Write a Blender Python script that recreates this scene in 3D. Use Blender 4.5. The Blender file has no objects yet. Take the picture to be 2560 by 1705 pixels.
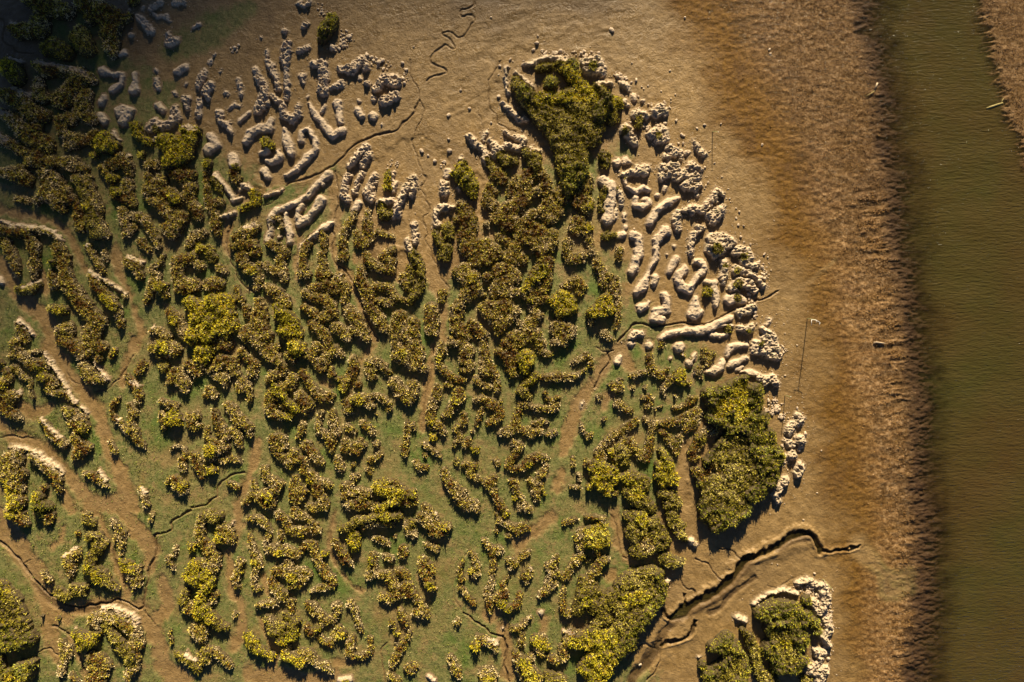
import bpy, math, random
import numpy as np

scene = bpy.context.scene
R = math.radians
PX = 0.05                       # metres per photograph pixel on the ground
CAMH = 88.0
SUN_EL, SUN_AZ = 25.0, 3.0      # degrees above horizon, degrees right of the picture's top

# ---------------------------------------------------------------- camera, sky, sun, exposure
cam = bpy.data.objects.new("camera", bpy.data.cameras.new("camera"))
scene.collection.objects.link(cam)
cam.location = (0, 0, CAMH)
cam.data.sensor_width = 36
cam.data.lens = 36 * CAMH / (2560 * PX)
cam.data.clip_end = 6000
scene.camera = cam

world = bpy.data.worlds.new("World"); scene.world = world
world.use_nodes = True
nt = world.node_tree; nt.nodes.clear()
sky = nt.nodes.new('ShaderNodeTexSky'); sky.sky_type = 'NISHITA'; sky.sun_disc = False
sky.sun_elevation = R(SUN_EL); sky.sun_rotation = R(SUN_AZ)
sky.air_density = 0.3; sky.dust_density = 0.05; sky.ozone_density = 2.0
bg = nt.nodes.new('ShaderNodeBackground'); bg.inputs[1].default_value = 0.05
wo = nt.nodes.new('ShaderNodeOutputWorld')
nt.links.new(sky.outputs[0], bg.inputs[0]); nt.links.new(bg.outputs[0], wo.inputs[0])

sd = bpy.data.lights.new("sun", 'SUN'); sd.energy = 5.0; sd.angle = R(0.5); sd.color = (1.0, 0.85, 0.61)
sun = bpy.data.objects.new("sun", sd); scene.collection.objects.link(sun)
sun.rotation_euler = (R(-(90 - SUN_EL)), 0, R(-SUN_AZ)); sun.location = (0, 60, 60)

scene.view_settings.view_transform = 'Standard'; scene.view_settings.look = 'None'
scene.view_settings.exposure = 1.45; scene.view_settings.gamma = 1
scene.view_settings.use_curve_mapping = False
C = scene.collection

# ---------------------------------------------------------------- noise helpers (numpy)
def hash2(ix, iy, seed):
    n = (ix.astype(np.int64) * 374761393 + iy.astype(np.int64) * 668265263 + seed * 144665) & 0x7fffffff
    n = ((n ^ (n >> 13)) * 1274126177) & 0x7fffffff
    n = ((n ^ (n >> 15)) * 668265263) & 0x7fffffff
    n = n ^ (n >> 14)
    return (n & 0xffffff) / float(0xffffff)
def vnoise(x, y, seed=0):
    ix = np.floor(x); iy = np.floor(y); fx = x - ix; fy = y - iy
    fx = fx * fx * (3 - 2 * fx); fy = fy * fy * (3 - 2 * fy)
    a = hash2(ix, iy, seed); b = hash2(ix + 1, iy, seed); c = hash2(ix, iy + 1, seed); d = hash2(ix + 1, iy + 1, seed)
    return ((a * (1 - fx) + b * fx) * (1 - fy) + (c * (1 - fx) + d * fx) * fy) * 2 - 1
def fbm(x, y, seed=0, o=4):
    s = 0; a = 1; t = 0
    for k in range(o):
        s = s + a * vnoise(x + 17.3 * k, y - 9.1 * k, seed + k); t += a; a *= .5; x = x * 2.03; y = y * 2.03
    return s / t
def worley(x, y, seed=0):
    """distance to nearest jittered point, vector to it and its random value"""
    ix = np.floor(x); iy = np.floor(y); best = np.full(x.shape, 9.0); vx = np.zeros(x.shape); vy = np.zeros(x.shape); h = np.zeros(x.shape)
    for dx in (-1, 0, 1):
        for dy in (-1, 0, 1):
            cx = ix + dx; cy = iy + dy
            qx = cx + .15 + .7 * hash2(cx, cy, seed); qy = cy + .15 + .7 * hash2(cx, cy, seed + 1)
            ex = x - qx; ey = y - qy; d = np.hypot(ex, ey); m = d < best
            best = np.where(m, d, best); vx = np.where(m, ex, vx); vy = np.where(m, ey, vy); h = np.where(m, hash2(cx, cy, seed + 2), h)
    return best, vx, vy, h
def sstep(a, b, x):
    t = np.clip((x - a) / (b - a), 0, 1); return t * t * (3 - 2 * t)
def segd(X, Y, pts):
    """distance to a chain of tapering capsules; pts in photo pixels (x, y, r)"""
    D = np.full(X.shape, 1e6)
    if len(pts) == 1:
        return np.hypot(X - pts[0][0], Y - pts[0][1]) - pts[0][2]
    for (ax, ay, ar), (bx, by, br) in zip(pts[:-1], pts[1:]):
        dx = bx - ax; dy = by - ay; L = dx * dx + dy * dy + 1e-9
        t = np.clip(((X - ax) * dx + (Y - ay) * dy) / L, 0, 1)
        D = np.minimum(D, np.hypot(X - ax - t * dx, Y - ay - t * dy) - (ar + (br - ar) * t))
    return D
def W(px, py):
    return (px - 1280) * PX, (852.5 - py) * PX
def mesh_grid(name, X, Y, Z, keep=None):
    """mesh from 2-D arrays; keep = mask of the quads to use"""
    H, Wd = X.shape
    idx = np.arange(H * Wd).reshape(H, Wd)
    q = np.stack([idx[1:, :-1], idx[1:, 1:], idx[:-1, 1:], idx[:-1, :-1]], -1)   # rows run down the picture
    q = q[keep] if keep is not None else q.reshape(-1, 4)
    V = np.stack([X.ravel(), Y.ravel(), Z.ravel()], -1)
    used, inv = np.unique(q, return_inverse=True)
    return mesh_from(name, V[used], inv.reshape(-1, 4)), used
def mesh_from(name, V, F, smooth=True):
    me = bpy.data.meshes.new(name)
    n = F.shape[1]
    me.vertices.add(len(V)); me.vertices.foreach_set('co', np.ascontiguousarray(V, dtype=np.float32).ravel())
    me.loops.add(F.size); me.loops.foreach_set('vertex_index', np.ascontiguousarray(F, dtype=np.int32).ravel())
    me.polygons.add(len(F)); me.polygons.foreach_set('loop_start', np.arange(0, F.size, n, dtype=np.int32))
    me.polygons.foreach_set('loop_total', np.full(len(F), n, dtype=np.int32))
    me.polygons.foreach_set('use_smooth', np.full(len(F), smooth, dtype=bool))
    me.update(calc_edges=True)
    return me
def set_col(me, name, rgb):
    a = me.attributes.new(name, 'FLOAT_COLOR', 'POINT')
    buf = np.ones((len(rgb), 4), dtype=np.float32); buf[:, :rgb.shape[1]] = rgb
    a.data.foreach_set('color', buf.ravel())
def link(name, me, mat, parent=None, loc=None):
    o = bpy.data.objects.new(name, me); C.objects.link(o)
    if mat: me.materials.append(mat)
    if parent: o.parent = parent
    if loc: o.location = loc
    return o

# ---------------------------------------------------------------- materials
class NT:
    def __init__(s, name):
        s.m = bpy.data.materials.new(name); s.m.use_nodes = True; s.t = s.m.node_tree; s.t.nodes.clear()
        s.out = s.n('ShaderNodeOutputMaterial')
    def n(s, ty, **k):
        x = s.t.nodes.new(ty)
        for a, v in k.items(): setattr(x, a, v)
        return x
    def l(s, a, b): s.t.links.new(a, b)
    def pos(s):
        g = s.n('ShaderNodeNewGeometry'); return g.outputs['Position']
    def noise(s, scale, detail=4, rough=.6, vec=None, stretch=None, rot=0, dist=0):
        v = vec or s.pos()
        if stretch:
            m = s.n('ShaderNodeMapping'); m.inputs['Scale'].default_value = stretch; m.inputs['Rotation'].default_value = (0, 0, rot); s.l(v, m.inputs[0]); v = m.outputs[0]
        t = s.n('ShaderNodeTexNoise'); t.inputs['Scale'].default_value = scale; t.inputs['Detail'].default_value = detail
        t.inputs['Roughness'].default_value = rough; t.inputs['Distortion'].default_value = dist
        s.l(v, t.inputs[0]); return t.outputs[0]
    def ramp(s, f, stops):
        r = s.n('ShaderNodeValToRGB'); e = r.color_ramp.elements
        while len(e) < len(stops): e.new(.5)
        for el, (p, c) in zip(e, stops):
            el.position = p; el.color = (c, c, c, 1) if isinstance(c, (int, float)) else (*c, 1)
        s.l(f, r.inputs[0]); return r.outputs[0]
    def mix(s, f, a, b, mode='MIX'):
        x = s.n('ShaderNodeMix', data_type='RGBA', blend_type=mode)
        for sock, v in ((x.inputs[0], f), (x.inputs[6], a), (x.inputs[7], b)):
            if isinstance(v, bpy.types.NodeSocket): s.l(v, sock)
            elif isinstance(v, (int, float)): sock.default_value = v
            else: sock.default_value = (*v, 1)
        return x.outputs[2]
    def math(s, op, a, b=0.5):
        x = s.n('ShaderNodeMath', operation=op)
        for sock, v in ((x.inputs[0], a), (x.inputs[1], b)):
            if isinstance(v, bpy.types.NodeSocket): s.l(v, sock)
            else: sock.default_value = v
        return x.outputs[0]
    def attr(s, name):
        a = s.n('ShaderNodeAttribute', attribute_name=name)
        sp = s.n('ShaderNodeSeparateColor'); s.l(a.outputs['Color'], sp.inputs[0])
        return a.outputs['Color'], sp.outputs[0], sp.outputs[1], sp.outputs[2]
    def bump(s, h, strength, dist, nrm=None):
        b = s.n('ShaderNodeBump'); b.inputs['Strength'].default_value = strength; b.inputs['Distance'].default_value = dist
        s.l(h, b.inputs['Height'])
        if nrm: s.l(nrm, b.inputs['Normal'])
        return b.outputs[0]
    def pbr(s, col, rough=.8, spec=.3, nrm=None):
        p = s.n('ShaderNodeBsdfPrincipled')
        if isinstance(col, bpy.types.NodeSocket): s.l(col, p.inputs['Base Color'])
        else: p.inputs['Base Color'].default_value = (*col, 1)
        if isinstance(rough, bpy.types.NodeSocket): s.l(rough, p.inputs['Roughness'])
        else: p.inputs['Roughness'].default_value = rough
        p.inputs['Specular IOR Level'].default_value = spec
        if nrm: s.l(nrm, p.inputs['Normal'])
        return p.outputs[0]
    def done(s, sh): s.l(sh, s.out.inputs[0]); return s.m

def mat_ground():
    s = NT('tidal_mud')
    _, green, weed, dark = s.attr('zone')
    big = s.noise(.12, 5); mid = s.noise(.9, 6, .65); fine = s.noise(6, 5, .7); m0 = s.noise(.4, 5, .6)
    mud = s.mix(s.ramp(mid, [(.3, 0), (.7, 1)]), (.125, .074, .022), (.285, .185, .074))
    mud = s.mix(s.ramp(big, [(.35, 0), (.65, .5)]), mud, (.150, .100, .045))
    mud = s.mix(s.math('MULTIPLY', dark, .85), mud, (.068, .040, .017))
    streak = s.noise(1.6, 6, .75, stretch=(1.6, .7, 1), rot=.3)
    gr = s.mix(s.ramp(streak, [(.36, 0), (.64, 1)]), (.042, .062, .009), (.150, .140, .042))
    gr = s.mix(s.ramp(fine, [(.45, 0), (.75, .55)]), gr, (.22, .20, .09))
    gr = s.mix(s.ramp(s.noise(.5, 5, .7), [(.51, 0), (.62, .75)]), gr, (.19, .130, .052))
    gr = s.mix(s.ramp(s.noise(.22, 4, .6), [(.52, 0), (.66, .7)]), gr, (.052, .098, .010))
    col = s.mix(s.math('MULTIPLY', green, s.math('SUBTRACT', 1.0, weed)), mud, gr)
    w1 = s.noise(2.2, 8, .8, stretch=(1, 1, 1)); w2 = s.noise(.35, 4, .6, stretch=(.7, 1.3, 1))
    we = s.ramp(w1, [(.38, (.065, .029, .006)), (.5, (.165, .090, .030)), (.66, (.36, .235, .12))])
    we2 = s.ramp(w1, [(.36, (.062, .026, .0015)), (.55, (.115, .055, .003)), (.78, (.18, .092, .009))])
    we = s.mix(s.math('MULTIPLY', green, s.ramp(w2, [(.30, .55), (.55, 1)])), we2, we)
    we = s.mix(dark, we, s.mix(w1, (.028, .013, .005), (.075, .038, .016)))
    col = s.mix(weed, col, we)
    rough = s.mix(s.math('MAXIMUM', weed, green), s.ramp(m0, [(.38, .26), (.62, .55)]), (.75, .75, .75))
    m2_ = s.noise(2.6, 5, .7, dist=.6); n1 = s.bump(mid, .7, .20); n1 = s.bump(m2_, .9, .10, n1); n2 = s.bump(fine, 1.0, .05, n1)
    col = s.mix(s.ramp(s.noise(16, 2, .5), [(.66, 0), (.72, .5)]), col, (.42, .33, .21))
    return s.done(s.pbr(col, rough, .22, n2))
def mat_mound():
    s = NT('pale_drying_mud')
    _, veg, algae, foot = s.attr('zone')
    mid = s.noise(1.5, 5, .6); fine = s.noise(9, 5, .7); sp = s.noise(14, 3, .5)
    col = s.mix(s.ramp(mid, [(.3, 0), (.7, 1)]), (.31, .225, .14), (.54, .42, .285))
    col = s.mix(s.ramp(fine, [(.4, 0), (.8, .45)]), col, (.54, .44, .31))
    col = s.mix(s.ramp(sp, [(.60, 0), (.68, .75)]), col, (.12, .085, .05))
    col = s.mix(s.ramp(s.noise(3.5, 5, .75, dist=1.5), [(.56, 0), (.64, .6)]), col, (.20, .14, .075))
    gre = s.math('MULTIPLY', algae, s.ramp(s.noise(2.5, 5, .7), [(.5, 0), (.62, .8)]))
    col = s.mix(gre, col, (.12, .14, .04))
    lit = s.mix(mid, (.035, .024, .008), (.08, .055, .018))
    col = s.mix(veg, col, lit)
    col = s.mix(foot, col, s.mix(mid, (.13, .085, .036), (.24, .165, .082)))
    pit = s.noise(4.5, 5, .7, dist=1.0); n1 = s.bump(mid, .8, .16); n1 = s.bump(pit, 1.0, .10, n1); n2 = s.bump(fine, .9, .05, n1)
    return s.done(s.pbr(col, .7, .3, n2))
def mat_foliage():
    s = NT('saltmarsh_foliage')
    a = s.n('ShaderNodeAttribute', attribute_name='tint')
    d = s.pbr(a.outputs['Color'], .7, .15)
    t = s.n('ShaderNodeBsdfTranslucent'); s.l(a.outputs['Color'], t.inputs[0])
    m = s.n('ShaderNodeMixShader'); m.inputs[0].default_value = .22; s.l(d, m.inputs[1]); s.l(t.outputs[0], m.inputs[2])
    return s.done(m.outputs[0])
def mat_water():
    s = NT('river_water')
    _, murk, _, far = s.attr('zone')
    big = s.noise(.06, 4, .6); st = s.noise(.25, 5, .6, stretch=(.5, 1.6, 1))
    body = s.mix(s.ramp(big, [(.35, 0), (.65, 1)]), (.052, .032, .009), (.043, .038, .009))
    body = s.mix(s.ramp(st, [(.4, 0), (.7, .45)]), body, (.070, .050, .016))
    rip = s.noise(1.5, 3, .55, stretch=(.55, 2.4, 1), rot=-.12, dist=.4)
    rip2 = s.noise(5, 2, .5, stretch=(.6, 1.8, 1))
    n1 = s.bump(rip, .6, .2); n1 = s.bump(s.noise(3.2, 3, .6, stretch=(.5, 2.2, 1), rot=.08, dist=.5), .6, .09, n1); n2 = s.bump(rip2, .5, .04, n1)
    dif = s.n('ShaderNodeBsdfDiffuse'); s.l(body, dif.inputs[0]); s.l(n1, dif.inputs['Normal'])
    tr = s.n('ShaderNodeBsdfTransparent')
    m = s.n('ShaderNodeMixShader'); s.l(murk, m.inputs[0]); s.l(tr.outputs[0], m.inputs[1]); s.l(dif.outputs[0], m.inputs[2])
    gl = s.n('ShaderNodeBsdfGlossy'); gl.inputs['Roughness'].default_value = .12; s.l(n2, gl.inputs['Normal'])
    fr = s.n('ShaderNodeFresnel'); fr.inputs[0].default_value = 1.33; s.l(n2, fr.inputs['Normal'])
    f2 = s.math('MULTIPLY', fr.outputs[0], s.math('ADD', s.math('MULTIPLY', murk, .7), .3))
    m2 = s.n('ShaderNodeMixShader'); s.l(f2, m2.inputs[0]); s.l(m.outputs[0], m2.inputs[1]); s.l(gl.outputs[0], m2.inputs[2])
    return s.done(m2.outputs[0])
def mat_simple(name, c1, c2, scale, rough=.8):
    s = NT(name); f = s.noise(scale, 4)
    return s.done(s.pbr(s.mix(s.ramp(f, [(.35, 0), (.65, 1)]), c1, c2), rough, .3, s.bump(f, .4, .02)))
M_GROUND = mat_ground(); M_MOUND = mat_mound(); M_LEAF = mat_foliage(); M_WATER = mat_water()
M_WOOD = mat_simple('weathered_wood', (.30, .22, .13), (.45, .36, .24), 6)
M_SUNK = mat_simple('algae_covered_wood', (.16, .13, .04), (.26, .21, .08), 5)
M_POLE = mat_simple('mossy_pole_wood', (.17, .19, .05), (.30, .27, .12), 8)
M_WHITE = mat_simple('faded_white_paint', (.62, .58, .50), (.80, .77, .70), 10, .5)

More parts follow.
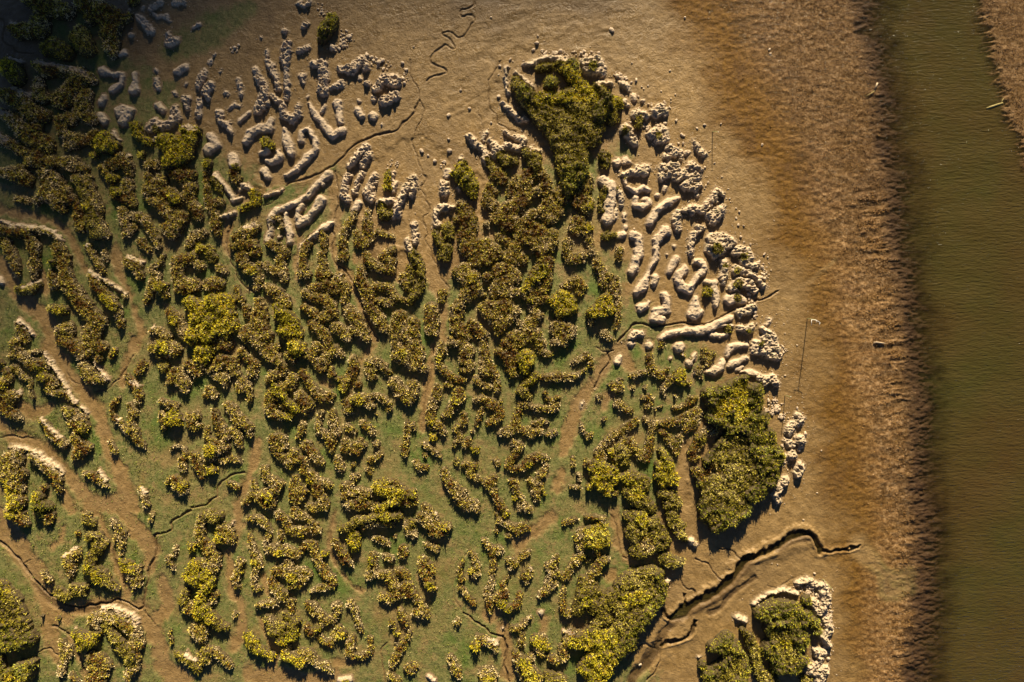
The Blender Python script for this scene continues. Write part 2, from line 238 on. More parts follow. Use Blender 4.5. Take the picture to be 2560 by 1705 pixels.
# ---------------------------------------------------------------- traced data (photo pixels)
# one line = one thing. Letters: b smooth bare mud, r crumbling mud, v brown scrub, o olive scrub,
# y yellow-green scrub, g green scrub, c scatter of small clods, k single clods. Points are x,y,radius.
THINGS = """
T 0 0
v 26,0,5 45,6,9 62,12,8/40,15,8 38,28,9 20,30,7 13,27,4
v 78,5,8 95,12,10 105,20,12 102,32,9/118,18,5/85,18,6/104,42,8 106,50,5|r 122,33,4
o 75,36,9 82,46,8 76,33,8
o 52,45,9 63,50,7 45,46,6
o 12,63,10 18,72,8 6,62,5|r 10,55,2.5 20,57,2|y 12,64,6
v 37,60,5 45,66,7 54,65,6 65,68,6 75,70,7 86,74,5/72,78,8 62,90,9 58,93,9/38,76,5 38,88,7 44,92,5/80,88,7 78,97,8/75,104,6 86,110,6|r 36,58,3 76,66,2.5 87,74,2
v 5,88,6 15,90,9 24,96,8 32,105,9 42,108,7|r 12,82,2 29,88,2
v 2,104,4 12,110,6 22,120,8 34,128,9 45,134,8/36,120,6/38,145,8 30,150,6 50,150,7|r 2,104,3 12,107,2
v -2,127,4 8,131,5 18,137,5 28,143,5|r 0,126,4 7,130,4
v 66,110,7 58,112,6 59,122,5
v 66,127,6 74,130,7 64,134,5 82,130,5 90,122,3
y 99,132,10 106,136,7|r 105,121,2.5 110,130,2
y 88,143,3.5
v 60,150,6 70,152,8 80,156,4
v 105,151,6 115,147,7 120,153,5|r 119,143,2
v 95,155,4
y 131,143,3.5
v 137,152,4 144,152,5
y 126,117,5 131,128,4 138,131,4|r 144,128,3.5
r 138,118,4 143,113,4 150,117,4 158,114,4 163,108,5 162,101,4|o 145,119,3
y 155,132,9 168,140,13 160,150,9 178,128,6/172,120,5 183,121,4|r 172,118,4 183,120,3
b 95,66,4 105,69,2 113,69,2.5 112,77,2.5 104,83,3
b 125,69,2.5 126,76,2 124,83,5
r 144,65,2
r 144,73,2 145,80,2.5
b 163,67,3 171,62,3.5
r 171,77,1.5
r 161,86,2
r 172,92,4.5 173,101,2
b 96,90,3 94,95,3.5
b 112,103,6 120,103,5 114,113,4
b 93,108,4 97,112,3.5
b 145,97,3 151,102,3
r 184,93,3 183,107,3
r 187,68,3 184,79,4
v 123,2,5
r 132,8,2.5
r 140,8,3 148,3,3
r 160,3,2 169,3,2.5
r 128,16,3 134,22,3.5 139,29,4
r 141,13,1 145,16,1.5 153,15,2 157,20,1
r 156,31,2 156,40,4 163,37,3
r 178,26,1.5 183,22,1.5
b 115,49,3 109,51,2
r 121,10,2
r 10,21,1 15,24,2
T 512 0
r 88,4,3 93,7,2 97,2,3
c 105,5,4 108,12,3
g 118,20,6 112,30,7 108,38,4|r 118,44,4
c 128,30,6 132,38,6 126,44,3
r 93,24,4
r 74,29,3
c 115,15,5
r 52,35,1.2
c 25,47,4 30,42,3
r 10,50,1 5,57,2
r 0,65,2
r 5,78,4 2,85,5 4,92,2
r 15,66,1.5
r 20,86,2.5
r 31,73,2 33,83,2 34,88,2
r 58,48,2 58,56,2 61,61,4 66,72,2.5 67,82,2.5
r 76,42,5 74,55,4 75,63,2 75,72,2 76,82,3 75,92,2/63,89,3 72,96,3 73,106,4 80,110,4 86,105,3 86,98,2.5
r 87,47,3 95,44,3
r 100,59,3.5 108,60,5 110,70,5 109,84,5
r 116,82,2 126,77,3
r 90,70,3.5 91,76,2
r 125,64,3 136,64,5 145,55,4 149,63,3
r 143,72,2
c 168,61,6 146,52,4
r 175,75,7 165,73,5 158,82,4/150,77,3
r 176,88,4 165,94,5
r 156,91,3
c 183,58,3 184,68,3 186,76,3
b 142,93,1.5
b 141,102,3.5 145,107,3
b 155,107,4
b 95,89,1.5
r 163,115,1
b 97,96,1.5 100,103,3 106,110,3 112,118,3.5 118,125,3.5 127,120,3.5/125,113,3 123,103,2.5 122,95,4/107,104,1.5 110,98,1.5
r 46,63,2 50,72,4 55,82,4 54,94,6 50,102,5
b 42,104,2 33,111,2.5
r 22,100,1.5 28,97,2 33,98,2
r 14,104,4 15,112,3 20,115,3 25,122,2.5/23,113,1.5
b 62,110,2 60,118,5 50,119,4 42,123,4 39,130,4|y 57,131,5 60,135,5|b 52,141,2 58,140,3
b 74,120,2.5 76,130,4.5 80,141,3.5
b 89,129,3 89,122,2.5 96,119,2 101,128,2.5 103,138,2.5 95,145,4 85,155,3
b 57,148,2 63,150,3 69,145,4 68,140,2
b 6,126,4 11,133,4 4,138,5|y 4,151,5
b 26,145,5 28,152,5|y 30,155,3
r 148,136,4 140,145,4 134,152,3
r 150,143,4 145,152,3
c 172,151,6
T 1024 0
o 97,76,4 104,86,8 112,95,10 125,105,14 140,120,16 148,140,15 150,156,15/150,93,13 165,105,15 165,125,12/130,78,7/182,95,8 186,110,6/118,64,3 128,63,4/140,60,7 150,68,7/172,82,5 180,90,6|r 106,60,3 115,58,4 125,53,3 135,54,4 148,56,3/89,62,2 88,75,2 91,87,2/98,67,3 105,74,3 112,80,3/173,77,3 185,77,3|g 130,78,7/150,62,6/182,95,7 175,105,8/105,88,7|y 145,68,6 158,82,6 170,92,3 120,92,6
r 160,58,4 172,57,6 176,66,5 162,65,4|g 168,62,4
c 122,48,3 135,48,3 150,49,3 163,49,3 175,50,3
c 94,56,2
k 83,61,1.2 82,69,.8 82,89,1.5 47,83,1 55,100,1 36,106,1.2 75,113,1 36,128,1.2 11,139,1.8 37,139,2 17,143,1.1 117,40,1.4 114,46,1.3 23,148,1.5 118,33,.8 186,28,2 75,16,.8 4,43,.8
r 85,95,1.5 93,102,2.5 102,111,3 106,110,3
r 55,126,3 60,132,4 67,137,3
r 70,123,2.5 68,129,2
r 74,130,2.5 80,137,5 78,142,4 90,134,3 100,137,4|o 85,145,5 95,150,5 88,151,4
r 88,122,2 94,126,2 103,128,4 105,134,3
o 108,142,5 115,148,7 115,156,8|r 112,137,3 120,139,2
r 70,141,3 70,148,4|o 76,155,4 72,148,2
c 28,155,3 32,149,2
y 46,155,4 50,151,3|r 47,146,2.5
o 179,144,6 180,150,5
T 0 426
v 5,3,5 20,3,8 28,10,6 10,6,4
v 17,27,3 22,27,4 27,29,3
v 45,5,8 52,12,9 45,22,8 60,22,9 55,30,8 60,37,4/36,28,4/66,27,6
v 72,8,5 82,10,6 86,24,6 90,35,7 88,47,8 92,56,9 100,60,4|o 88,47,6 94,59,6 75,10,4|y 84,34,3
v 74,33,5 75,45,6 76,54,4
v 98,2,4 104,8,5|y 106,8,4
v 120,3,4
v 119,12,5 120,22,5 124,31,4 108,22,5 106,17,3|y 110,20,4
v 137,4,4 140,12,5 138,20,6 150,10,6 148,20,6 160,22,6 163,27,6/140,28,4 150,32,7 160,42,8 168,45,7 160,56,8 153,52,4 172,42,4|y 163,27,5
v 160,2,4 170,5,8 178,5,5/177,16,6 174,24,5 180,32,5 184,42,5
v 115,38,5 116,48,5 118,58,5 124,53,4/124,42,4 133,44,4 138,52,4 143,60,4 147,70,3
v 131,66,4 138,74,3
v 82,70,3 87,78,3.5 92,86,4 96,93,3/98,74,2.5 99,82,2|b 82,69,2
v 120,84,6 128,90,6 130,97,4|b 118,79,1.5 132,84,1.5
v 84,95,3 90,105,5 97,113,5 105,121,6 110,130,4 113,142,3.5/116,116,2.5|b 83,93,2 116,113,1.5|y 98,118,4 108,125,4
v 151,79,2 149,85,3 140,90,2.5 145,98,5 140,110,5 136,122,3/150,107,6 153,115,4|y 150,107,5
v 178,80,6 165,84,7 165,96,6 168,108,7 180,105,7/184,88,5
v 188,58,4 180,60,5 175,68,4
y 186,72,5
v 3,54,4 15,57,5 28,57,5 40,55,4 50,58,3 56,63,3/30,62,4 33,70,7 35,80,3 33,88,5 34,98,3/8,68,5 12,78,5 17,88,5 18,95,3/55,72,6 60,82,7 62,92,6 63,102,7 70,112,7 77,122,8 85,132,8 92,140,8 86,150,9/50,95,4 52,105,5/50,85,3|b 2,47,2 12,51,2 28,52,2 42,53,2 52,57,2 58,64,2|y 52,86,2.5
o 20,110,5 30,110,5 36,105,4|b 24,107,2 38,102,1.5
o 49,127,4 55,128,5 62,128,4|y 56,130,3
v 55,148,5 65,145,6 60,155,6
v 18,141,3 22,147,4 25,155,4|b 18,138,2 25,143,2 31,151,2
b 0,100,3 4,104,2
v 0,65,3
v 158,131,5 165,140,6 172,150,6|y 162,138,4
y 178,122,7 186,128,9 186,145,10 180,154,7
v 142,147,4 150,148,4 156,154,5|b 142,144,2
T 512 426
v 2,2,3 3,15,3 4,28,4 6,35,3 12,29,4 18,30,2.5
b 10,5,3 15,10,2.5 22,19,2 27,27,2.5 33,26,2|o 9,9,3 13,15,3 17,20,2
v 26,2,4 30,8,5|b 36,14,4 44,18,3/33,18,3/56,23,2.5 64,21,1.5 72,18,1|y 47,22,5 48,29,4 42,33,3 35,37,3|b 28,39,2.5 20,42,3 15,43,2|v 10,40,4 11,50,5 13,59,3
b 55,0,4 58,6,3
b 74,5,1.5 86,-1,3
b 114,4,4 106,11,3 100,18,3 95,24,2.5 85,30,3 75,35,3 65,39,4 61,46,3 61,55,2 58,64,3/109,13,2/75,40,2 76,49,3 79,58,3 79,66,3/90,33,3 86,40,3 87,49,4 95,45,3 102,37,3 107,28,5|v 70,45,2 64,44,1.5/72,52,3/62,50,1.5
v 62,68,5 70,72,5 75,76,5 70,82,5 72,92,5 74,100,4/58,88,4 66,93,4|b 69,62,3
v 30,62,5 38,58,7 48,52,5/28,70,4 35,68,6 46,68,5 50,76,4 44,78,3/35,80,6 38,88,6 46,92,6 50,100,5 48,108,3/51,86,2.5|b 48,51,3 40,52,3|y 45,92,4
v 58,107,4 66,112,6 74,118,5 78,124,3
v 30,109,3 32,116,4 36,120,3
v 39,127,4 40,134,3
v 50,120,4 52,130,7 50,142,9 56,152,8 40,150,8
y 68,125,4 72,132,7 80,140,8 82,150,8 75,147,7
b 118,48,2 110,53,3 104,57,2.5 96,64,2 90,70,3 90,80,2.5 88,88,2.5|v 95,68,4 92,76,4 91,85,4 90,95,5 96,96,4/109,60,4 110,70,3 108,80,4 110,88,4 108,96,6 114,95,4
v 107,107,6 113,103,4/100,108,4
v 93,113,4 102,117,5 112,119,6 118,126,6 118,132,5 110,135,6/120,109,6 124,99,5 130,110,6 130,120,4|b 125,98,2
v 92,126,4 100,130,5 104,135,3
v 133,128,5 140,138,7 146,148,6 137,145,4 150,155,4
v 100,142,5 108,148,6 113,155,5
v 122,144,6 132,152,6
b 141,30,3 138,36,3|v 138,40,3 133,50,4 128,60,4 127,70,4 130,80,4 125,80,4
v 150,38,3 150,50,5 152,60,5 148,68,5 140,58,3 142,68,4
r 132,5,3 129,13,3 128,22,4 132,28,3/137,20,2.5
r 145,2,3 141,11,2.5 139,17,2
r 157,5,3 153,12,3 150,20,5 153,26,4/158,11,2
y 170,5,5 170,14,5|r 176,12,2.5 174,20,2 174,2,2
r 186,15,4 182,24,4 178,32,4 175,42,4/172,28,3 162,30,4|o 163,34,4 166,42,5 172,40,3
v 160,57,3 168,60,3 174,62,2.5
r 187,64,3 188,72,3
v 173,74,4 165,80,5 172,84,5 170,92,5 162,90,5 152,85,5 150,78,4/145,92,5 143,102,6 150,112,6 152,125,6 160,135,7 165,145,5/158,106,4 168,108,5 175,116,4 185,120,3/160,120,4 170,122,5
v 183,98,5 187,108,4 188,88,3
v 180,135,7 177,148,7 186,150,8
y 8,122,9 22,120,7 20,132,10 10,140,12 25,142,8 5,152,8 18,150,7
v 6,105,7 14,104,6
v 14,90,4 19,93,3
o 5,72,4 8,80,5
T 1024 426
r 3,8,4 4,16,4 2,23,3
b 35,2,4 34,5,3
r 32,12,4 32,20,4.5
y 42,3,4 50,8,8 56,14,8 58,22,5 50,5,9|g 52,10,3|r 46,17,3
r 40,34,2 32,34,4 27,36,4 24,42,3 25,50,3|o 24,58,3 26,64,4 30,70,4 32,78,6 36,72,5
o 35,54,6 37,60,5
v 48,33,6 52,40,8 55,50,8 52,62,8 56,72,10 70,68,6 78,76,8 70,80,8 60,84,7/45,45,5/71,50,3
v 45,94,6 52,90,6 53,100,8 60,108,7 52,115,7 60,96,5/68,115,3/45,125,7 42,135,6 44,145,7 50,152,7/58,142,6 66,150,6|y 58,100,4
v 82,92,7 92,90,6 95,98,8 85,104,8 80,112,7 92,112,6 100,112,4/72,98,5/88,125,8 70,127,7 82,137,9 82,148,5 95,130,6
v 82,3,6 86,10,5 78,5,4
v 74,15,4 73,22,6 72,30,6 78,20,4
v 96,8,2.5 95,15,4 92,22,4
v 109,4,6 107,12,7 106,22,8 100,32,8 90,38,9 80,44,6 95,48,9 88,52,5/122,4,5 125,12,6 124,20,6 115,20,5/113,40,5 106,48,6 115,52,5/78,33,5
v 103,60,8 112,62,9 120,58,8 118,68,9 132,58,5 132,68,5 122,76,7/98,70,6 92,80,6 103,82,6
v 84,62,5 90,66,4
v 128,32,8 135,38,7 128,46,6 122,36,5/140,25,8 136,20,5
g 146,12,8 148,5,8 157,3,8 145,20,5
v 165,8,5 160,18,7 157,30,8 163,38,5 166,28,4|y 165,33,3
v 155,48,7 152,54,6 162,52,6 163,60,4 166,68,3 167,75,4/145,66,4 144,76,4 148,82,5 157,80,5 162,76,3|y 165,54,3
b 178,10,5 185,16,6 184,25,5 183,35,5 182,45,6|o 179,20,4 175,30,2 176,38,2/180,60,4 187,60,3
v 125,85,8 122,92,9 115,102,8 125,100,6 122,110,6 108,112,7 115,119,6 125,118,4|y 122,92,5 106,108,3/110,120,3
v 112,125,4 118,134,5 112,138,6 108,145,7 115,150,7 95,154,6/100,140,3
y 140,115,6 135,122,7 145,122,8 138,130,6 150,127,5
v 141,107,3 148,104,4 153,100,4 158,107,5 156,112,4
v 136,145,8 145,148,9 138,153,7
v 173,86,5 178,95,5 178,105,4/185,98,3 187,110,3
y 180,118,6 175,128,7 168,132,6 183,128,6|v 167,140,4
v 178,150,4 185,155,3
v 30,113,4 30,119,3.5
v 20,126,6 21,135,7 21,147,6.5
v 3,140,6 5,150,5
r 4,50,3 5,58,3 5,66,3|o 4,78,5 10,88,4 12,98,3 11,105,4 6,113,5 2,122,3 2,90,2
v 38,155,3
T 1536 0
y 2,96,6|r 9,94,3 12,97,3/8,78,5 13,82,3
c 2,68,4 10,71,4 5,74,4 18,78,1.5
b 17,89,3 18,92,2
b 26,93,2
r 43,99,4 37,104,4.5 46,103,4
r 20,106,5 28,107,4|o 22,112,4 21,117,3|c 10,113,3 33,117,3 46,114,4
r 10,120,6 15,126,5 18,131,4|g 9,123,3
r 34,124,5 44,122,6 40,130,4 47,128,4|o 40,126,3
r 50,137,4 55,141,5 48,144,4
r 61,141,3 61,147,2
r 66,141,2.5
r 73,129,1.2 76,136,3.5 81,142,3
b 10,148,4 14,150,2
b 2,150,4
r 45,155,5 56,154,5/71,153,5 78,156,3
r 22,155,4 30,155,4
k 20,74,1.2 22,89,1 31,96,1.1 34,97,.9 46,94,1.2 31,79,.7 16,58,.7 65,16,.8 51,65,.8 56,87,.7 57,111,1.2 62,124,1.5 64,125,1 59,132,1 83,115,1 76,118,.8 98,114,.8 136,133,1.4 143,45,1.5 144,49,1.3 43,84,.8 52,91,.6 51,99,.8 83,154,1 92,150,.7 87,17,.4 52,94,.7 25,80,.8 27,82,.6 22,100,.9 55,144,1 63,132,1
T 1536 426
c 5,3,3 2,1,3
r 8,4,3 15,2,3 28,2,4|b 9,8,2.5 11,15,1.5 15,18,2.5 20,20,3 27,16,3 31,19,2.5/19,26,3 19,32,3 25,34,3.5 31,30,3.5 28,27,3|v 9,8,1
b 40,23,2.5
b 57,26,2.5 50,29,3.5 43,34,3.5 37,40,4 33,48,4.5
r 58,40,4 56,45,4 58,54,3
r 64,37,3 72,35,4 80,37,4 86,32,4 91,26,4 94,18,2 99,22,2.5/88,42,5 95,40,6 90,47,4 98,35,4/72,39,3
r 44,3,3.5 43,8,3 50,3,3/57,6,5 66,3,5 76,6,4 65,14,5 72,17,4 77,14,3
b 46,16,2.5 46,19,1.5
r 76,23,2
k 106,26,.8 103,26,.6 112,35,.7 115,38,.8 112,44,.8 119,51,1.2 114,50,1 107,29,.6 142,63,.7 127,63,.7 18,54,.7 147,46,.7 167,33,.6 86,11,.8 84,14,.8 83,17,.7 99,6,.7 62,52,.6 138,77,1.5 141,80,1.2 137,86,1.2 142,85,.8 133,88,.8 144,92,1 142,96,1 140,89,.7 149,132,.7 156,141,.8 157,150,1 147,143,.7 160,128,.8 136,134,.7 125,68,1.3 116,61,1.6 119,66,1.2 116,58,.7
b 3,60,2 8,59,3.5
b 9,40,2 9,45,1.5
b 10,52,2
r 1,35,1.5 0,45,2
r 3,20,3 6,25,3 6,31,3|o 2,17,2
b 17,60,4 22,62,4.5 22,70,4 22,78,4.5 19,86,4 16,94,3.5
b 47,56,5 42,60,4 38,65,3.5 38,72,3 38,79,2.5 35,86,2.5 32,94,1.5 29,100,2.5 26,106,5 20,113,3|b 28,106,3
b 55,70,2
b 48,77,1.2
b 57,82,3.5 53,87,3.5 50,93,2.5
b 64,91,3.5 59,95,4 58,101,4 62,107,4.5 68,110,4 72,104,3 76,97,3 82,92,3.5 82,87,3.5 77,84,3 74,84,2.5
r 77,53,3.5 81,53,2.5 73,60,3.5 71,67,3 70,74,2.5 70,78,2.5
r 90,64,6 100,62,5 108,66,4 90,72,7 98,72,5 92,78,4|o 93,73,5
r 112,75,5 120,75,5 125,80,4 118,85,4 125,88,4 132,88,2.5|o 118,80,3
r 100,84,3 101,90,3.5 100,98,4 100,104,2|o 101,88,2
r 112,92,5 120,93,4 127,96,3 132,102,2.5 137,107,2|o 112,92,3
r 108,108,4.5 115,103,5 123,105,5 128,110,4|o 113,105,4
b 37,99,3.5 36,104,3
b 105,119,5 112,117,4.5 118,120,3|o 112,117,3
b 84,103,2.5 91,104,3.5 91,112,4 93,119,3 93,125,2.5|y 85,112,4.5
b 24,126,4 29,124,3 31,121,1.2
b 46,115,3.5 48,121,4 47,128,4 38,130,4 36,136,4 44,137,4
b 74,117,2.5 74,124,4.5 74,131,6.5/69,132,3 79,131,3
r 127,125,4 122,128,4 115,131,4|b 105,136,3.5 95,141,3.5 85,146,4 75,148,3.5 65,147,3 55,149,3 47,151,3 43,155,2.5
b 108,143,2 95,143,2|o 104,146,4|r 115,145,3 122,147,4 127,144,3|g 122,148,2
b 90,151,3 98,153,2.5 103,151,2
r 15,155,2 18,150,2.5 25,150,3
r 142,137,2 140,142,2
r 136,145,3 140,150,4 145,153,4 135,155,3
v 5,73,4 4,80,4
v 2,100,3 3,115,3 3,130,3 1,145,2
c 130,82,3 136,92,3 140,97,2 122,104,3 130,140,3
T 0 852
v 16,2,6 18,8,4 12,14,3 21,13,4 28,20,5 36,22,6 46,22,3/42,32,5 48,38,6 47,46,4 55,48,4 62,48,3 70,57,1.5/28,12,3 38,10,2|b 41,11,1.5 48,20,2 54,30,2 60,40,2 65,50,2 70,56,1.5 |y 38,24,2.5 42,35,4
v 2,20,3/8,28,4 10,34,4 3,40,5 4,50,6 15,50,5 5,60,6 14,68,5 20,71,2.5/15,24,3 22,32,2 29,36,2 30,45,1.5 33,53,1.5|b 19,47,2.5|y 4,40,4
v 63,-2,6 70,5,7 78,12,6 88,3,8 95,5,5/92,16,4/80,24,6 85,33,7 95,36,4|b 88,20,2 96,31,2 100,35,1.5
v 104,14,3 107,9,3|y 107,10,2
v 133,21,4 128,28,3.5
v 118,32,2.5 126,41,4 129,50,4 127,58,2|b 122,37,1.5 130,41,1.5
v 110,53,2.5 105,60,3 104,68,2 112,75,2.5 118,84,2.5/120,59,3 124,66,5 122,74,3 124,82,5 128,92,4 133,96,2|y 121,82,2|b 110,72,1.5
v 106,101,3 102,93,2
v 143,6,6 152,4,7 162,8,7 150,12,5|y 153,6,6|o 152,24,5
v 157,38,3 163,30,7 170,38,7 172,46,3/175,22,5 182,28,5 185,18,6|y 186,8,5 184,14,4
v 150,55,3.5 157,58,4 163,60,3/150,65,2.5 152,72,5 152,80,2/160,72,7/175,70,4 178,78,5 182,68,4/185,78,3|g 162,71,7|y 162,71,8
v 158,100,1.2 160,97,1.5 165,96,1.5 170,98,1.5 172,104,3 168,110,4 170,116,4/180,106,5 184,115,4 187,124,3
v 156,129,3 162,126,4 165,133,6 170,138,4|y 171,132,4
v 62,63,4 68,67,6 68,77,4 76,72,6 80,78,4 72,82,3|b 76,61,2 80,66,1.5|o 66,64,4|y 78,82,3
v 40,73,3 45,77,3 48,84,3.5 55,90,4 62,95,4/70,90,5 76,97,6 72,105,5 82,98,5|b 40,71,1.5 50,82,1.5 57,88,1.5
v 8,110,7 18,103,6 15,115,8 8,122,8 20,122,7 15,130,7 22,136,4/2,118,5/32,106,4 42,112,5 48,118,5 54,124,4 56,133,3 57,139,2/18,147,8 15,155,7|b 10,97,2 20,98,2.5 28,100,2.5 37,104,2.5 45,110,2.5 51,114,2.5 57,120,2|y 18,150,6 10,130,3
g 38,142,5 38,150,6 46,152,5|v 42,134,3|y 36,142,4
v 80,121,2 88,124,4 95,129,4 100,133,2|b 92,119,2.5 98,128,1.5
v 130,135,2 133,143,3 137,151,3.5|b 131,135,1.5 134,139,1.2
T 512 852
v 15,2,6 22,4,5 /2,42,0.1
y 3,10,7 3,16,5
v 5,28,3 10,24,4 18,18,7 27,20,6 28,28,4 33,31,3/10,33,3 19,34,6 20,41,3
v 2,50,3 6,46,5 10,50,4 4,44,4
v 36,10,5 40,16,3 46,20,5 44,29,5/36,38,6 34,43,5 41,40,4 42,48,3 43,54,3
v 50,2,6 58,8,7 65,15,7 72,22,4 72,28,5 64,32,5 60,36,4/68,5,3
v 84,2,7 88,8,7 92,12,4/78,12,4 82,18,3|y 86,6,8
v 103,5,5 99,14,4 103,22,3 108,27,3 113,26,3/110,18,5 115,12,5 121,8,5 127,14,3/112,3,4 117,31,3 121,31,2
v 137,16,4 138,24,5 134,32,5 130,37,4 124,35,3
y 128,43,4.5
v 141,40,4
v 152,20,5 160,18,3 165,24,4 170,29,3.5/152,27,4 155,33,4|o 157,26,3
v 176,2,5 180,8,6 176,14,5 187,18,6 190,6,6/175,38,6 180,44,5 185,48,7 188,56,4 178,48,3|y 183,10,4
v 82,35,6 77,42,5 70,42,6 62,50,6 60,58,5 62,66,5 72,69,5 77,69,4/72,50,6 75,57,6 82,62,3/88,50,5 95,58,7 100,58,3 92,64,4|y 77,69,3 86,63,3 66,42,3
v 90,28,3 94,33,4 97,40,4 103,46,5 108,52,5 114,52,5 117,49,3
v 134,60,4 133,64,4 130,56,3 138,54,5 148,54,6 154,60,4/158,67,1.2|y 142,54,5
v 155,50,2.5 160,50,2.5 165,54,4 171,58,3/170,63,3
v 22,58,4 28,65,5 32,72,6 38,76,5 42,78,4 42,87,3/28,80,4 32,90,5 35,98,2
v 10,65,3 12,72,4 16,80,5 20,88,5/3,80,2 3,88,3 10,98,8 18,96,6 5,105,6 /|y 7,100,6
v 17,110,3 25,108,2.5 32,110,3
y 8,118,5|v 2,122,2
v 91,77,4 89,84,3 86,89,1.5
v 108,66,2.5 105,73,3 106,82,4 114,87,4/118,66,4 118,74,5 122,83,4 116,93,5 117,99,3
v 132,78,3.5 134,81,4
v 140,83,1.5
v 146,75,3 152,80,4 155,84,3
v 63,90,5 72,90,5 66,98,5 75,96,3/68,104,4 75,108,5 78,113,5 82,103,5/86,108,3 92,110,5 92,119,4 100,123,4 104,130,6 105,138,5 110,150,6/112,130,4 115,133,3|y 97,128,3
v 94,96,5 100,102,5 105,110,4 110,113,2
v 130,92,4 128,100,3 138,98,6 145,95,4 142,104,3/144,91,3
v 123,108,4 125,117,4
v 158,94,3.5
v 152,110,3 155,108,3 162,104,3.5/151,118,3 153,122,2
v 183,97,3 185,104,3 187,76,3
v 137,114,2.5
v 136,124,3 141,124,2
v 56,117,4 58,125,4 65,130,6 70,131,4 65,138,6 55,142,6 60,148,7 45,140,4 38,149,3/46,129,2.5 47,134,2.5|y 60,142,4
v 24,131,3 31,134,3
v 84,126,4 84,134,6 85,143,7 92,138,5
v 84,154,4 |v 97,151,3 102,153,5
v 128,133,3.5 136,130,2 130,142,5 142,137,4 150,140,5 142,148,5 133,150,5 150,150,5/168,128,2 176,129,2.5 182,134,3 183,142,6 188,148,4 172,148,4/160,152,5|y 163,134,8 183,140,4 162,154,4
T 1024 852
v 4,3,7 8,12,7 6,22,7 14,25,4
v 3,40,5 6,50,4 2,56,3
v 29,3,3 30,9,5 26,14,3 28,22,4 34,30,4 42,34,3.5 50,36,3|y 28,16,3
v 38,2,4 50,3,5 53,10,7 50,17,5 57,22,4 53,27,4 47,27,2/57,10,4
v 67,2,4 69,10,4 70,20,6 70,28,6 76,25,4 78,33,4 81,40,3 80,44,3/62,36,4 66,40,3 74,42,3
v 35,40,4|b 34,38,1
v 25,42,3 25,48,5 22,56,4 20,64,5 20,75,5 28,80,5/31,84,3|y 22,73,3
y 22,88,4
v 45,46,5 46,53,6 40,60,5 36,66,4 31,69,2.5|y 42,54,3
v 82,10,4 90,15,5 92,25,4 95,30,4 96,8,4/90,3,6 105,1,3
y 107,16,9 106,25,6
v 120,2,6 122,10,4 127,13,3.5
v 133,1,4 142,2,4
v 150,20,2 156,17,2.5 162,13,3 167,16,2.5 166,23,2
o 115,32,5 110,37,5 105,42,5 108,50,5 102,46,4|v 122,33,3 130,34,4 138,33,5 148,33,3 156,30,2 162,27,1.5|y 112,36,3
v 61,54,4 67,53,4 75,57,5 80,60,5 84,67,4 79,72,4 73,76,3/67,63,3 64,70,3 62,76,2
v 124,48,2.5|v 127,53,3 132,56,4 137,52,2.5/106,58,3 115,61,3.5 124,62,3.5 133,62,4 136,59,3
v 102,58,3 101,66,3 98,72,4 97,80,5 88,84,5 82,86,2/105,82,4 113,84,4 120,82,3 112,88,3/127,86,3 133,84,3
v 115,76,2.5 122,74,3 126,75,2
v 50,68,3 50,75,4 43,80,3 46,88,3 42,96,3/52,95,4 54,90,3|y 60,100,4
v 14,95,2.5 18,98,3 24,102,2.5 28,106,2|b 14,93,1
v 58,83,2
v 6,111,3 10,116,4 15,116,3/14,105,2
o 43,111,3
v 50,114,3 60,114,3 54,121,3 62,126,3 66,128,2
v 79,110,2.5 81,113,2
v 96,94,3.5 103,96,3.5 98,103,4 93,110,4 90,115,3 97,117,3 104,117,3 110,110,5 116,106,4 124,107,4/125,115,3 121,122,4 118,128,4|y 109,112,3
v 111,128,3 115,135,4 117,143,4 121,133,3|y 124,140,2
v 78,126,4 72,130,5 77,137,4 80,145,3 83,152,4 88,153,2
v 93,128,2 96,130,4 98,136,3 102,142,2 106,150,3 102,154,3 110,155,4
y 97,144,2
v 32,119,4 34,128,4 40,134,6 45,142,7 52,150,6 60,150,5 62,155,3/50,140,4
v 2,140,5 4,148,4|y 3,140,3
v 14,153,4 20,156,3
v 4,75,2 4,80,3
r 159,57,1.5 158,62,1
v 174,51,3
v 158,76,2 160,83,2 164,88,3 168,86,2
v 179,72,2.5
v 150,108,2 151,114,2.5
v 187,85,2 183,90,3.5 178,96,4 173,102,4 176,107,5|y 185,102,4
y 170,115,7 178,116,7 182,125,10 172,126,7 182,136,6/165,133,3|v 163,112,4/148,134,2 155,134,2.5/155,122,1.5 157,128,2
v 185,40,3 187,43,3
v 85,55,2
T 1536 852
b 31,4,3.5|v 32,12,3 33,22,4 36,28,4 41,32,4 47,28,2.5 50,25,1.5/28,29,3 20,31,3 15,32,2
v 43,2,3 42,6,2
b 59,6,5
b 3,18,3.5 5,15,2.5
b 15,3,3
b 52,16,1.5
v 63,13,2.2|b 63,13,1.5
b 69,21,4 72,15,2 74,12,1.2|v 70,16,1.5
v 83,8,3 83,15,4 88,14,3 85,20,3|o 91,12,2.5
v 78,25,3.5 75,29,3|b 73,30,2
v 80,34,2
b 121,4,2.5 113,4,3 107,6,3.5 104,11,2.5 104,14,2
b 121,16,2.5 115,18,3 108,22,3.5 105,24,2
b 118,24,1.5 112,26,2
b 99,20,3.5 97,24,4 92,28,4 86,29,2.5
r 130,3,5 127,10,3 137,8,6 144,2,6 148,8,5 150,15,4 142,13,4|g 133,3,2
c 157,13,3 156,5,3 148,18,3
b 117,28,1.5 124,29,3 130,31,3
r 133,34,3.5 138,37,5 144,34,4 148,38,4.5 150,42,2
c 142,55,5 150,58,5 148,64,4 140,62,3 152,70,3 157,70,2
v 4,37,3 4,44,4.5 7,42,3
v 17,43,2
v 28,43,2
